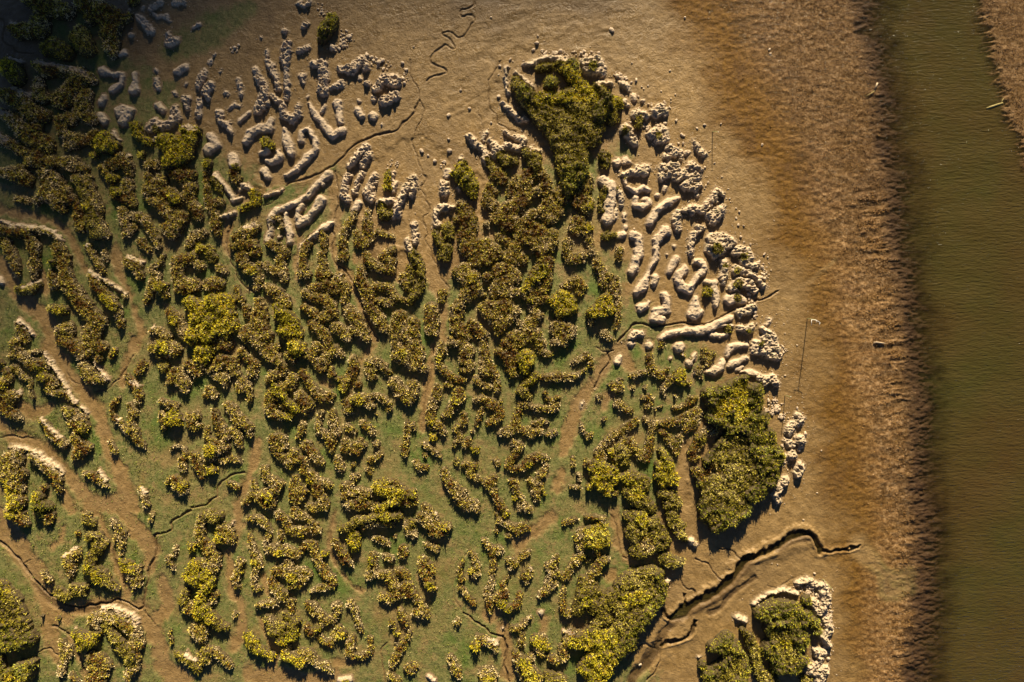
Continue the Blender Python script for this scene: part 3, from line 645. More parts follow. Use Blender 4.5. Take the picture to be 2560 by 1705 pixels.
v 44,47,2 45,43,3 50,37,4 54,34,4/68,39,3 /46,50,1.5|y 59,30,5 60,36,5 62,31,4
v 26,52,2.5 31,51,3 34,55,3 33,59,3 29,61,2.5
v 54,61,2.5 60,62,2.5 66,58,3 70,54,4 74,52,3
v 56,51,2|v 44,59,1 37,63,1.2
v 2,58,4 8,61,3.5 15,65,2.5
v 40,75,2.5 48,75,4 58,74,4.5 66,70,5 73,65,4 76,65,4 70,76,6 66,80,4/28,72,3 34,76,3.5 33,82,3 33,90,4 31,98,4 27,107,5 22,105,4 18,98,4 14,92,4 8,92,4
v 20,73,3 14,77,4 8,81,4 3,87,4
v 43,83,3 49,89,4 55,95,4.5 56,102,3/60,88,3.5|o 57,93,3
o 5,97,5 8,103,7 4,108,6 10,110,4
v 83,83,4 92,84,3/78,88,5 77,95,5 71,101,4 72,107,4 76,107,2|o 80,90,4
g 118,35,5 110,42,8 95,47,5 85,48,6 90,55,8 100,60,10 115,55,12 128,45,7 128,60,7 88,68,6 95,74,6 110,72,10 125,75,12 135,70,6 115,90,16 130,95,16 145,105,10 105,100,14 85,110,5 95,115,5 120,115,20 140,120,10 110,130,14 125,135,14 95,140,10 85,150,9 110,150,15/75,120,4 80,128,6 86,138,8|y 100,58,8 92,65,5 115,42,6 112,70,5 120,60,5|o 110,95,12 100,108,12 120,118,14 105,130,12 85,130,8 90,145,8 110,148,10|v 72,118,3 80,124,3.5 88,112,4 95,118,4|g 140,85,7 145,110,5 140,128,6 125,82,6
y 42,115,6 48,112,6 48,122,8 54,128,5 40,124,5 44,130,4/45,105,4 |o 42,100,3
o 44,140,6 52,142,6 57,150,5 48,150,5
o 15,126,8 25,130,8 15,138,8 22,145,8 32,152,6/5,125,4|y 10,124,4 20,140,5
y -3,125,5 0,118,4|v 0,140,4
r 166,77,3 172,72,3 168,68,2.5
r 162,78,4 160,84,4
r 170,91,5
r 163,96,4 158,92,3
r 163,105,4.5
r 170,114,4 168,121,4.5
r 157,127,4 152,133,4 148,141,4 150,147,3
c 158,115,3 155,100,3 168,75,3 174,76,2 171,100,3 160,70,2 143,60,5
k 168,4,1 158,22,.8 157,32,1 168,62,1.5 173,66,.8 159,66,.8 161,66,.7 156,58,.8 160,110,1.3 172,99,1 178,79,.7 157,80,1.2 164,70,1
T 0 1278
v 10,0,5 20,4,7 25,10,4|y 15,2,4
v 46,8,4 48,2,4|g 40,0,4
v 82,4,4|o 80,7,4 88,10,3
v 73,20,2.5
o 85,23,5 92,22,4 95,30,6 88,38,5 85,45,5 82,52,5 92,55,5 98,58,5 100,64,4 107,69,3 111,71,1.5|v 95,27,4|y 92,60,5 84,50,3|b 108,71,1.5
v 72,37,5 64,43,6 66,50,5 66,58,3|b 72,33,1.5 60,40,1.5
v 42,56,3 46,63,3 |o 55,72,4 62,77,5 70,74,4 78,73,4 68,68,3 81,68,2.5
v 105,8,3 110,15,3 108,24,3 115,20,3 113,32,3/113,38,2 |y 118,50,5 125,53,4 115,45,3|v 122,60,5 128,66,4 130,50,2 125,72,2
v 141,3,2 140,8,1.5
v 187,5,4 185,18,5 188,28,5|y 178,32,4
y 182,48,6 176,58,6 186,62,8|o 172,75,5 170,82,5|v 175,88,6|y 186,92,7 188,75,5|v 182,108,7 187,115,6 188,102,5
v 163,32,2 162,40,2 155,42,2 160,52,2
v 157,110,1.5 159,120,1.5
o 164,130,3 170,133,4 178,138,4 184,145,4|b 172,130,1.5 180,136,1.5
v 186,130,3
y 2,70,8 8,80,9 12,90,8 5,100,10 15,105,8|g 5,110,10 20,112,8 30,115,7 10,120,7|o 14,78,6 25,106,6 5,85,4
g 2,135,4 3,143,4
g 5,155,6 15,148,7 25,142,7 33,137,4 25,152,8|y 15,150,6
v 88,98,6 97,95,5 108,98,6 118,103,6 126,110,6 128,120,6 122,125,7 125,132,6 124,142,6 120,150,5/85,100,3 92,105,3|b 95,89,3 105,88,3 115,93,4 124,97,4 127,103,2.5|o 120,125,5 122,136,5 100,103,4
y 73,112,4 80,116,7 88,116,6 78,122,5 92,111,3|b 71,108,1.5
v 85,133,5 93,134,5 100,140,5 88,142,6 95,148,7 85,152,5 95,155,5
v 58,120,3 60,128,3 60,138,4 58,147,4 /65,125,3 67,132,2
v 68,150,3 72,155,3
v 40,96,1.5|o 55,98,2
T 512 1278
o 4,2,5 10,5,6 16,3,4
v 17,15,5 18,22,7 25,25,5 22,15,4|y 14,23,4|b 26,11,1.5
v 2,30,4 6,36,6 10,42,6 8,50,6 3,45,5|y 3,58,7 8,62,5 3,70,5
v 42,6,3 50,6,4 56,10,4 60,16,3 60,22,3 57,29,3/60,34,5 68,34,6 76,35,5 82,38,5 86,40,3/70,18,2.5 71,24,2.5|y 70,37,4
v 68,2,4 75,8,4 78,16,4 87,18,5 95,16,4 104,17,4 103,12,3 97,8,3/85,2,5 95,5,3|y 90,21,2.5
v 88,37,2.5 94,30,4 102,30,3.5 102,38,4 106,46,4 110,54,5 117,60,4 119,67,3 112,68,3 104,70,2.5 99,72,2|y 111,38,3
v 42,22,2.5 44,29,3 46,37,3.5 50,45,4 50,50,4 46,57,3 45,65,2.5 48,70,2.5 52,70,2|y 46,46,3
v 34,45,4 32,53,4 29,61,4 31,68,3|y 36,56,2
v 78,48,5 72,54,6 65,54,4 82,56,6 92,54,4 97,57,3 86,65,5 80,68,3/62,62,4 66,70,5 72,76,6 66,82,4 58,84,3 50,86,3/80,83,4 81,90,3|y 82,60,5
y 78,106,9 72,115,6 82,112,5|o 64,104,6 60,99,5 65,110,5 85,100,4 76,95,4|v 62,98,3
v 95,83,3 100,89,5 106,92,4 110,98,4 118,99,4 123,92,3.5 123,86,4 119,86,3/100,88,6/108,103,3 105,107,2 98,112,3 94,105,3|y 105,106,2
v 134,84,4 139,90,3 140,98,3 143,105,3 145,109,2
v 107,115,3 112,120,3 117,120,3 120,112,4 124,106,3 128,112,4|y 127,112,4|v 136,117,4 135,122,5 133,130,4 140,132,3 148,133,3.5 152,128,3 153,120,2 152,116,3
v 121,28,4 125,36,4 130,43,5 135,48,3|y 138,23,6 139,30,6 140,34,3
o 126,16,3 133,14,4 142,8,5 150,6,4 160,4,6 168,4,6 178,3,5|v 147,14,3 155,10,3 170,10,5|y 166,3,5
v 158,24,3 164,26,3 169,29,3.5
v 183,34,4.5 183,40,4
v 166,41,3 172,43,4
v 155,40,4 156,48,4 152,58,4 162,57,4 170,57,5 173,64,5 178,72,5 187,68,6/165,78,5 172,79,5 180,76,4/187,75,4|y 154,43,3
v 180,54,4 186,58,4
o 2,86,5 3,95,5 10,99,5 15,105,4 20,105,3|y 2,88,4 7,97,4
v 10,76,4 8,82,3
v 28,94,3
y 40,112,4 44,118,5 48,125,5 56,128,4 62,132,3|o 45,122,3
v 76,124,5 74,132,4 82,132,5 92,131,6 88,138,6 98,131,5 104,138,4 112,142,4 116,146,3|y 90,136,4 75,130,3
v 2,128,5 10,128,4 15,131,4 20,136,4 25,141,3/2,136,6|o 4,130,4
v 172,100,2.5 175,106,3|y 177,111,3|v 180,90,3 182,97,4 187,104,3/182,120,4 178,130,4 173,138,4 /187,115,3
v 172,150,4 178,155,4|v 187,143,4
b 125,155,3 133,154,3|y 130,156,3
v 186,12,3 188,20,3
v 175,22,1.5
T 1024 1278
v 12,5,6 20,10,8 25,18,7 34,14,5.5/22,4,5|y 33,12,3|b 25,2,1.5
o 3,10,4|v 4,20,4.5
v 15,30,2.5 20,31,3 25,34,3.5
v 13,45,5 16,52,8 17,60,6 20,67,5 23,71,3|y 20,66,4
v 0,64,2 3,73,3 8,81,4 13,88,4 16,95,3.5 8,91,5 5,94,2
v 56,37,2 60,42,3 62,50,3 63,56,3 60,59,3|y 57,54,3
v 50,47,1.5 47,54,3 48,62,3|y 50,46,1.5|v 47,69,2.5 51,74,2.5 55,79,2.5 59,84,2.5
v 68,25,2 70,30,2.5 76,34,3.5 83,34,3/75,38,3 84,37,2
v 80,2,2 83,9,3 90,12,3 96,14,3.5 104,14,4 109,16,2.5/91,22,2.5 /100,18,4|y 89,2,3.5
v 80,17,2
v 77,44,2.5 77,50,3 76,57,2.5
v 76,64,4 73,70,4 72,78,3 74,84,4 74,92,2
v 90,60,1.5 86,66,3 87,74,4 80,78,4 84,84,4 90,89,4 96,87,4 100,82,3 101,76,3|y 84,83,3 92,89,3
v 91,44,3 96,47,5 94,51,3
v 103,41,3 109,37,3
v 107,58,5.5 110,52,3 108,64,3|b 111,52,1.5
v 135,41,2.5 133,47,4 128,50,3.5 130,58,3 135,55,3/128,65,5 134,66,3 125,72,4 120,76,3/139,57,3 143,59,3.5 148,52,3 153,45,4 157,40,4 158,35,3
v 142,70,2 141,76,3 140,83,3 142,90,4 147,93,4|o 155,90,6 160,80,8 162,65,8 170,75,8 172,88,8 182,82,8 186,75,6|v 165,60,4 172,52,5 175,45,5 182,43,3 /172,36,4|y 162,80,5
y 155,24,4 163,20,7 172,18,8 175,28,6 160,28,5 182,28,3 178,10,4|v 158,18,4 156,32,4/162,4,2 170,4,2.5 178,6,3
v 164,44,2.5
v 142,10,2.5 148,8,2.5 153,7,2
b 121,93,2.5
v 95,107,3.5 101,107,3.5 106,102,2.5 111,97,2/104,113,3 103,120,4|b 110,97,1.5
v 44,101,3.5
v 63,114,3 70,118,4 77,122,4 80,127,3|y 61,123,5|b 72,117,2 79,120,2
v 117,118,5 123,115,4 120,125,5 122,131,3|y 115,116,4 127,124,3
v 148,112,5 158,113,5 155,120,6 145,118,5/140,125,4 142,132,4 136,136,4 130,134,4|o 165,120,7 172,100,5 178,97,8|y 150,118,4 172,115,10 185,112,8 175,130,12 162,142,8 185,130,10 168,150,8 178,145,9|b 142,110,2 150,110,2
v 38,133,3 40,140,4 44,147,4 46,151,2.5
v 4,141,4 2,145,4
v 68,147,5 75,148,6 72,154,7|y 72,153,5
v 98,130,4 102,137,7 108,145,9 112,152,10/112,133,4|y 105,135,4 112,150,6|o 128,150,5 138,154,6
b 18,152,2 22,155,2
b 86,108,1.2
v 0,111,2
T 1536 1278
o 12,3,5 22,5,9 20,18,11 30,25,14 42,25,9 35,12,9 22,35,9/45,42,6 55,47,6 60,46,4|y 25,5,6|v 28,28,8
o 52,3,6 55,12,6 60,20,5 65,25,3/62,12,3|b 70,27,4 74,30,4|v 55,16,4
g 85,3,8 95,6,10 92,14,5 105,5,8|o 88,5,7
o 8,70,10 15,62,9 25,60,10 35,55,7 40,56,5/12,85,14 28,75,14 40,72,8 25,92,10 10,105,12 12,120,8 4,128,6 18,105,5|r 48,64,4|b 3,67,3|y 10,78,5 25,75,5|g 40,55,4 43,74,4 4,125,5
g 135,92,8 145,88,9 160,90,9 172,95,8 150,105,14 165,115,12 145,125,11 160,135,12 150,140,8 172,135,5/175,80,4|r 128,84,3 140,76,2.5 155,72,3 168,75,2.5|o 150,110,9 160,132,7|y 155,118,4
g 182,100,5 186,110,4
g 102,115,6 88,123,4 108,125,8 110,138,12 95,143,6 88,150,9 105,152,14 118,145,6|r 112,97,4 120,100,4|o 112,135,7 100,150,7
g 80,140,4|b 77,134,2
o 117,108,3 123,115,5 128,128,5 130,140,5 135,150,6 145,154,6
r 168,66,2.5 178,63,3 186,68,3.5
c 172,70,5 186,75,5
r 182,82,4 187,92,4
r 185,128,4 188,134,3
r 178,146,4 185,140,4
o 175,154,5
r 188,148,6
k 174,8,1.3 184,57,1.4 145,48,.8 150,49,.8 24,142,1.3 187,30,.5
c 186,74,6
T 2048 1278
r 3,70,5 5,80,5 2,90,4
r 5,100,4 8,108,4 4,115,4 8,122,3
r 2,130,4 0,138,3
r 3,146,6 0,154,5
c 5,80,7 8,110,5 8,95,5 6,135,5
T 2048 852
k 2,101,1 -2,140,1
"""
U = 2.7162
def parse(txt):
    out = []; ox = oy = 0; u = U
    for ln in txt.strip().splitlines():
        ln = ln.strip()
        if not ln: continue
        if ln[0] == 'T':
            p = ln.split(); ox, oy = float(p[1]), float(p[2]); u = float(p[3]) if len(p) > 3 else U; continue
        lay = []
        for L in ln.split('|'):
            L = L.strip(); kind, rest = L[0], L[1:].strip(); strokes = []
            for stt in rest.split('/'):
                pts = [tuple(float(v) for v in q.split(',')) for q in stt.split()]
                if pts: strokes.append([(ox + a * u, oy + b * u, r * u) for a, b, r in pts])
            if strokes: lay.append((kind, strokes))
        out.append(((ox, oy), lay))
    return out
RILLS = """
T 1024 0
60,0 58,5 48,9 47,12 49,15 54,13 59,15 60,19 56,23 52,30 47,34 43,33 38,29 31,29 30,31 36,35 41,42 40,45 37,44 33,41 30,44 22,49 18,54 20,58 28,61 33,64 33,67 28,69 20,70 17,75 ; 1.0 .13
0,55 1,70 6,78 9,86 9,92 12,97 13,105 10,112 6,119 5,126 2,130 5,140 8,150 12,157 12,159 15,165 10,172 10,175 14,179 14,184 18,190 18,196 12,199 12,203 15,209 17,214 14,218 15,223 19,230 21,238 26,245 28,253 33,260 37,266 36,273 ; .6 .12
9,92 5,102 0,108 -13,120 -28,124 -48,132 -58,140 -68,150 -80,158 -98,166 -110,168 -114,171 ; 1.0 .18
83,56 78,66 73,75 73,85 73,92 74,99 80,106 82,113 90,118 98,121 ; .7 .12
62,97 63,103 66,110 68,120 ; .5 .08
T 512 426
119,0 122,12 122,33 118,49 119,62 117,72 119,83 123,88 130,93 142,112 148,133 160,157 ; .8 .15
24,46 22,55 19,65 20,72 24,84 28,91 31,99 38,108 46,114 ; .8 .15
100,57 94,62 87,72 86,85 84,96 ; .8 .14
73,17 62,29 52,33 ; .6 .1
T 1536 426
-14,200 -20,196 -25,188 ; .5 .1
4,158 14,145 20,141 27,141 35,144 45,143 60,140 75,142 90,139 100,134 110,128 125,123 130,120 140,117 150,111 ; 1.1 .25
20,48 25,54 33,57 40,50 47,44 ; .6 .05
T 1024 852
188,9 183,12 184,18 178,26 175,35 174,38 170,43 ; .9 .2
188,9 180,11 172,6 ; .7 .12
22,5 20,20 19,35 14,52 13,65 13,78 9,90 ; .7 .1
T 512 852
37,122 30,122 22,125 15,130 11,136 11,142 5,147 0,151 -13,154 ; 1.1 .22
T 0 1278
175,0 165,5 158,10 158,16 150,20 142,23 143,29 143,40 138,50 136,62 134,72 132,80 132,88 128,91 124,88 118,84 108,81 100,84 90,86 75,88 60,86 50,80 42,75 33,65 25,55 20,47 12,39 5,33 0,28 ; 1.2 .26
132,91 138,98 143,104 ; .8 .12
48,106 55,108 62,113 68,122 72,132 78,148 80,157 ; 1.1 .2
34,130 44,126 50,130 54,134 54,145 56,157 ; .9 .16
22,48 28,45 ; .7 .1
118,20 104,38 108,50 114,66 ; 1.6 .14
T 1024 1278
50,93 56,97 62,102 70,107 76,112 83,115 87,116 88,122 90,130 88,137 87,143 90,152 92,157 ; 1.1 .28
56,35 48,45 43,55 40,65 40,75 43,85 50,93 ; .8 .08
85,103 84,108 88,112 87,116 ; .7 .12
183,1 190,12 192,25 195,40 200,44 ; .8 .12
T 512 1278
167,121 162,128 163,134 164,145 166,157 ; .9 .12
120,0 115,20 115,35 120,50 135,68 145,75 ; 1 .06
T 0 852
62,20 61,28 65,35 70,39 77,40 ; .7 .1
88,47 97,45 105,38 112,33 115,26 118,20 122,13 ; .8 .13
0,89 8,88 20,89 30,90 ; .9 .12
T 0 0
0,18 4,22 3,34 4,38 12,44 18,49 30,50 ; .6 .12
T 1900 1155 3.507
71,60 64,62 56,63 48,64 43,63 ; 1.2 .45
T 1536 1278
190,38 187,30 184,24 178,20 ; 2 .7
178,20 168,21 155,28 145,34 135,39 125,42 ; 2.6 .75
125,42 118,48 112,55 108,60 100,68 90,76 78,82 68,88 62,94 55,97 ; 3.2 .8
62,94 50,97 45,90 ; 1.4 .35
66,92 52,104 42,118 30,136 16,156 ; 6 .26
122,47 108,64 92,79 66,94 ; 7 .16
75,100 72,108 68,115 60,118 50,121 43,123 ; 1.4 .42
43,123 42,132 40,142 35,150 30,155 ; .9 .2
128,62 115,70 104,80 96,90 88,94 ; 3.2 .16
96,34 108,36 112,40 116,44 ; .7 .15
75,44 85,48 92,56 96,62 106,63 ; .8 .16
61,60 62,66 67,71 72,72 74,76 ; .8 .16
64,76 65,88 ; 1 .3
40,128 25,122 12,135 ; 1 .12
140,68 150,70 165,62 ; .8 .08
T 1536 1278
150,34 165,26 178,24 ; 5 .2
20,150 35,135 42,122 ; 5 .2
T 0 1278
35,70 50,85 75,91 100,87 ; 5 .18
"""
BROWN = """
T 0 426
0,36,3 20,40,4 45,46,3 60,55,3 68,68,2.5 72,80,3 80,92,2/0,85,5 8,98,6 12,108,6 25,122,8 40,135,8 50,150,8/106,70,3 108,85,4 112,100,4 120,115,3 124,130,3 130,150,4/40,92,3 42,110,3
T 0 852
45,5,8 58,20,8 65,35,6 75,45,6 82,55,6 92,70,5 97,90,5 102,105,6 110,120,7 115,135,7 120,150,8/0,75,5 10,90,4 20,90,4 40,98,5 55,112,5 68,130,5 80,145,6 85,157,8/125,0,4 118,15,2.5 113,28,2.5 112,40,3/20,60,5 30,68,5 48,60,4/85,150,8 105,150,8 125,155,5/60,140,4 65,155,4
T 0 1278
0,10,12 15,30,10 25,45,9 35,60,8 45,80,9 50,90,9 60,95,8/90,0,3 100,25,3 106,42,4 112,60,4 118,75,4/115,0,6 128,20,8 140,35,7 138,55,3/48,90,9 45,110,8 48,125,5 55,140,3/60,92,6 90,85,6 110,85,7 128,92,8 138,105,7 145,120,8 150,140,8 165,157,12/145,100,6 155,85,5 150,65,5/62,112,2 70,130,2 80,155,2/60,15,2 55,27,2 45,35,2
T 512 1278
30,0,4 32,20,3 23,40,3 24,60,3 24,75,3 33,85,4 35,100,4 32,115,4 26,125,4/55,60,3 58,75,3/52,100,3 60,120,3 65,130,4 60,145,6/40,150,7 60,152,8 100,155,7 120,150,5/145,135,3 120,140,4/120,0,2 115,20,1.5 115,35,1.5 120,50,1.5 135,68,2 145,75,2
T 512 852
48,92,3 46,105,4 43,120,3 30,150,3/132,52,2 136,40,2 140,25,2 150,12,2 157,5,2/110,40,3 118,43,2
T 1024 852
22,5,3 20,20,3 19,35,3 14,55,2.5 12,80,2/185,15,5 175,30,6 165,45,6 155,62,6 148,78,6 145,95,7 140,105,3/140,120,3 135,135,5/183,50,5 178,62,2
T 1024 426
62,5,4 62,25,4 63,35,4 70,48,3 76,60,2/5,0,30 12,30,20 20,70,10 24,95,10 28,110,7 32,130,4 30,155,4
T 512 426
120,10,5 120,40,5 118,70,4 122,88,4 130,95,4 142,115,3 150,140,3 158,157,3/150,10,20 150,30,10 180,60,10/180,80,6 180,95,6/88,60,2 84,100,3/24,46,3 18,62,4 21,75,3/79,38,3 83,50,4/33,25,6 50,20,6/60,5,12 80,0,10
T 1536 852
64,95,4 62,120,4 65,150,5/5,10,9 15,25,5/30,5,6
T 1024 1278
188,0,4 195,30,7/125,100,5 122,115,3/85,105,6 90,130,5 92,150,6/100,30,6 130,5,5/185,60,6/75,95,8
T 1536 426
5,100,.1
"""
GREENX = """
T 0 0
140,15,.1
T 0 0 10.875
12,6,3 14,10,3 27,14,3 31,24,3/40,11,3 48,7,4 57,2,2/20,5,3/34,23,2 38,30,2/28,17,2/143,35,2/147,73,4 152,78,3 158,80,3
"""
def parse_strokes(txt, tail=False):
    out = []; ox = oy = 0; u = U
    for ln in txt.strip().splitlines():
        if not ln.strip(): continue
        if ln[0] == 'T':
            p = ln.split(); ox, oy = float(p[1]), float(p[2]); u = float(p[3]) if len(p) > 3 else U
            continue
        extra = None
        if tail: ln, ex = ln.split(';'); extra = [float(v) for v in ex.split()]
        for stt in ln.split('/'):
            pts = [tuple(float(v) for v in q.split(',')) for q in stt.split()]
            if tail: out.append(([(ox + p[0] * u, oy + p[1] * u) for p in pts], extra[0] * U, extra[1]))
            else: out.append([(ox + p[0] * u, oy + p[1] * u, p[2] * u) for p in pts])
    return out

# ---------------------------------------------------------------- terrain raster
S = 2.0
outer = np.array([20, 60, 140, 300, 600, 1200, 2400, 5000, 10000, 20000.])
ax = np.concatenate([-40 - outer[::-1], np.arange(-40, 2601, S), 2600 + outer])
ay = np.concatenate([-40 - outer[::-1], np.arange(-40, 1747, S), 1746 + outer])
GX, GY = np.meshgrid(ax, ay)
def window(pts, pad):
    xs = [p[0] for p in pts]; ys = [p[1] for p in pts]
    return (slice(*np.searchsorted(ay, [min(ys) - pad, max(ys) + pad])), slice(*np.searchsorted(ax, [min(xs) - pad, max(xs) + pad])))
wx = GX + 5 * fbm(GX / 22, GY / 22, 3, 3); wy = GY + 5 * fbm(GX / 22 + 50, GY / 22, 4, 3)
F = 1.0875
def yl(pairs): return np.interp(wy, [a * F for a, b in pairs], [b * F for a, b in pairs])
poly = [(-400, 430), (-40, 260), (80, 230), (120, 60), (290, 150), (340, 150), (420, 230), (330, 300), (380, 330), (440, 300), (470, 370),
        (560, 380), (620, 410), (700, 430), (760, 400), (780, 500), (830, 600), (900, 650), (960, 660), (1040, 640), (1090, 600), (1150, 400),
        (1360, 370), (1385, 560), (1450, 610), (1440, 740), (1600, 790), (1650, 850), (1600, 920), (1560, 1060), (1420, 1290), (1540, 1290),
        (1300, 1430), (1500, 1567), (1500, 2200), (-400, 2200)]
pts = np.array(poly) * F
def poly_sd(X, Y, P):
    d = np.full(X.shape, 1e9); ins = np.zeros(X.shape, bool)
    for (x0, y0), (x1, y1) in zip(P, np.roll(P, -1, 0)):
        ex = x1 - x0; ey = y1 - y0; t = np.clip(((X - x0) * ex + (Y - y0) * ey) / (ex * ex + ey * ey), 0, 1)
        d = np.minimum(d, np.hypot(X - x0 - t * ex, Y - y0 - t * ey))
        c = ((y0 > Y) != (y1 > Y)); ins ^= c & (X < ex * (Y - y0) / (ey + 1e-9) + x0)
    return np.where(ins, -d, d)
sub = (slice(None, None, 4), slice(None, None, 4))
def up(a, shape): return np.repeat(np.repeat(a, 4, 0), 4, 1)[:shape[0], :shape[1]]
gsd = up(poly_sd(wx[sub], wy[sub], pts), GX.shape)
nz = fbm(GX / 60, GY / 60, 11, 5); nf = fbm(GX / 12, GY / 16, 12, 4); nb = fbm(GX / 240, GY / 240, 77, 4)
green = sstep(22, -14, gsd + 44 * nz + 30 * nf)
green *= np.clip(1.0 + .5 * nz - sstep(.2, .6, fbm(GX / 110, GY / 110, 15, 5)) * .6 - .25 * sstep(.1, .45, nf), 0, 1)
gfull = green.copy()
for st in parse_strokes(GREENX):
    w = window(st, 80); d = segd(wx[w], wy[w], st)
    green[w] = np.maximum(green[w], .85 * sstep(14, -12, d + 14 * nf[w]))
brown = np.zeros(GX.shape)
for st in parse_strokes(BROWN):
    w = window(st, 90); d = segd(wx[w], wy[w], st)
    brown[w] = np.maximum(brown[w], sstep(9, -5, d + 10 * nf[w] + 6 * nz[w]))
green *= 1 - brown
x_or = yl([(0, 1500), (200, 1600), (400, 1700), (600, 1790), (720, 1845), (900, 1850), (1200, 1890), (1400, 1915), (1567, 1925)])
x_pk = yl([(-200, 1650), (0, 1700), (400, 1870), (800, 1955), (1200, 2020), (1400, 2010), (1567, 1980)])
x_dp = yl([(-200, 1900), (0, 1958), (200, 2003), (400, 2035), (600, 2052), (800, 2078), (1100, 2095), (1300, 2100), (1567, 2080)])
x_fs = yl([(-400, 2190), (0, 2262), (150, 2296), (300, 2340), (420, 2390), (800, 2560), (1567, 3000)])
off = 30 * fbm(GX / 90, GY / 60, 21, 5)
edge = 16 * fbm(GX / 90, GY / 70, 24, 3) + 12 * fbm(GX / 40, GY / 16, 22, 4) + 16 * fbm(GX / 14, GY / 6, 23, 4)
w_or = sstep(-50, 95, GX - x_or + 2.6 * off)
plume = np.full(GX.shape, 1e6)
for st in [[(2146, 1367, 14), (2185, 1405, 14), (2210, 1435, 12), (2245, 1443, 11), (2275, 1435, 9)], [(2215, 1440, 9), (2222, 1480, 17), (2250, 1480, 12)], [(2270, 1440, 8), (2272, 1470, 11)]]:
    plume = np.minimum(plume, segd(wx, wy, st))
weed = w_or * (1 - sstep(24, -6, plume + off * .3))
for st in [[(1985, 733, 3), (2040, 690, 5), (2090, 650, 3)]]: weed *= 1 - .5 * sstep(6, -4, segd(wx, wy, st))
band = sstep(0, 90, GX - x_pk + off) * sstep(6, -12, GX - x_dp + edge)          # thick weed near the drop-off
deep = sstep(-14, 215, GX - x_dp + 1.8 * edge)
far = sstep(-70, 14, GX - x_fs + edge)
slope = np.clip((GX - x_or) / 380, 0, 1)
relief = fbm(GX / 9, GY / 9, 19, 3); z = .035 * nz + .020 * nf + .030 * relief * (1 - w_or) * (1 - .6 * brown) * (.5 + .5 * green) - .34 * slope + .03 * nb
ridge = .9 - np.abs(fbm(GX / 75, (GY + .12 * GX + 10 * off / 30) / 16, 31, 4)) * 3.2
rband = np.clip(ridge, -1, 1) * np.clip(.55 + 1.6 * fbm(GX / 70, GY / 70, 35, 3), 0, 1.3) * sstep(300, 420, GY + 60 * nz) * sstep(10, 110, GX - x_pk + off) * sstep(30, 0, GX - x_dp)
z += .085 * rband - .11 * brown + .09 * w_or * (1 - deep) * fbm(GX / 16, GY / 9, 33, 4)
# flow-worn lines round the north end of the marsh
fl = np.hypot(GX - 1400, (GY - 560) * 1.05)
z += .055 * sstep(900, 300, fl) * sstep(420, 300, GY) * sstep(1000, 1150, GX) * sstep(1800, 1500, GX) * vnoise(fl / 15 + 3 * nz, np.arctan2(GY - 560, GX - 1400) * 9, 41)
cre = sstep(60, -30, segd(GX, GY, [(1600, 1600, 60), (1780, 1470, 70), (1950, 1390, 60), (2050, 1380, 30)]))
z += .03 * sstep(500, 0, np.abs(GX - 1250)) * sstep(330, 200, GY) * fbm(GX / 40, GY / 9 + GX / 60, 45, 3)
rot = (GX * .75 + GY * .66)
z += cre * (.05 * fbm(rot / 60, (GY * .75 - GX * .66) / 14, 51, 4))
z = z * (1 - deep) + deep * (-2.2 + .2 * nz)
z = z * (1 - far) + far * (-.32 + .07 * fbm(GX / 30, GY / 12, 61, 4) + .5 * np.clip((GX - x_fs) / 500, 0, 2))
def smooth(L, n=4):
    if len(L) < 3: return [(a, b, 0) for a, b in L]
    P = [L[0]] + list(L) + [L[-1]]; out = []
    for i in range(1, len(P) - 2):
        p0, p1, p2, p3 = (np.array(P[k], float) for k in (i - 1, i, i + 1, i + 2))
        for k in range(n):
            t = k / n; q = .5 * (2 * p1 + (p2 - p0) * t + (2 * p0 - 5 * p1 + 4 * p2 - p3) * t * t + (3 * p1 - p0 - 3 * p2 + p3) * t ** 3)
            out.append((q[0], q[1], 0))
    return out + [(L[-1][0], L[-1][1], 0)]
rill_mask = np.zeros(GX.shape)
for line, hw, dep in parse_strokes(RILLS, True):
    p3 = smooth(line)
    w = window(p3, hw * 4 + 14)
    small = dep < .3
    if small: hw *= .8; dep *= .8
    m1 = fbm(GX[w] / 17, GY[w] / 17, 141, 3); m2 = fbm(GX[w] / 17, GY[w] / 17, 151, 3); warp = 4.5 if small else 7
    hw = hw * (1 + .4 * m2)
    d = segd(GX[w] + warp * m1, GY[w] + warp * m2, p3)
    rill_mask[w] = np.maximum(rill_mask[w], sstep(hw * 1.5, hw * .5, d) * np.clip(dep / .12, .3, 1))
    z[w] = z[w] - dep * sstep(hw * 1.5, hw * .55, d) + dep * .18 * np.exp(-((d - hw * 2) / (hw * .8)) ** 2)
wet = np.zeros(GX.shape)
# shoulders of the big creek
for st, h in (([(2006, 1350, 10), (1920, 1378, 12), (1860, 1410, 10), (1825, 1440, 10), (1790, 1480, 9), (1740, 1520, 8)], .16), ([(1880, 1425, 5), (1820, 1475, 6), (1770, 1510, 6)], .14), ([(1620, 1600, 8), (1720, 1590, 8)], .1)):
    w = window(st, 60); z[w] += h * sstep(26, -6, segd(wx[w], wy[w], st)) * (z[w] > -.2)
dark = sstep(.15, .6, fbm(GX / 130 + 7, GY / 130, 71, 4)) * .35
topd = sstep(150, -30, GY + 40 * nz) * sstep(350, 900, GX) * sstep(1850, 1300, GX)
dark = np.clip(dark + .55 * topd + .8 * sstep(560, 100, np.hypot(GX, GY * 1.4) + 80 * nz) - .6 * brown, 0, 1) * (1 - w_or) + w_or * (sstep(-25, 30, GX - x_dp + edge) * .9 + .9 * sstep(20, -50, GX - x_dp + edge) * 0 + .35 * sstep(.1, .6, nz)) * (1 - sstep(-40, 0, GX - x_fs + edge))  # corner falloff term: shade painted into the mud colour at the upper left

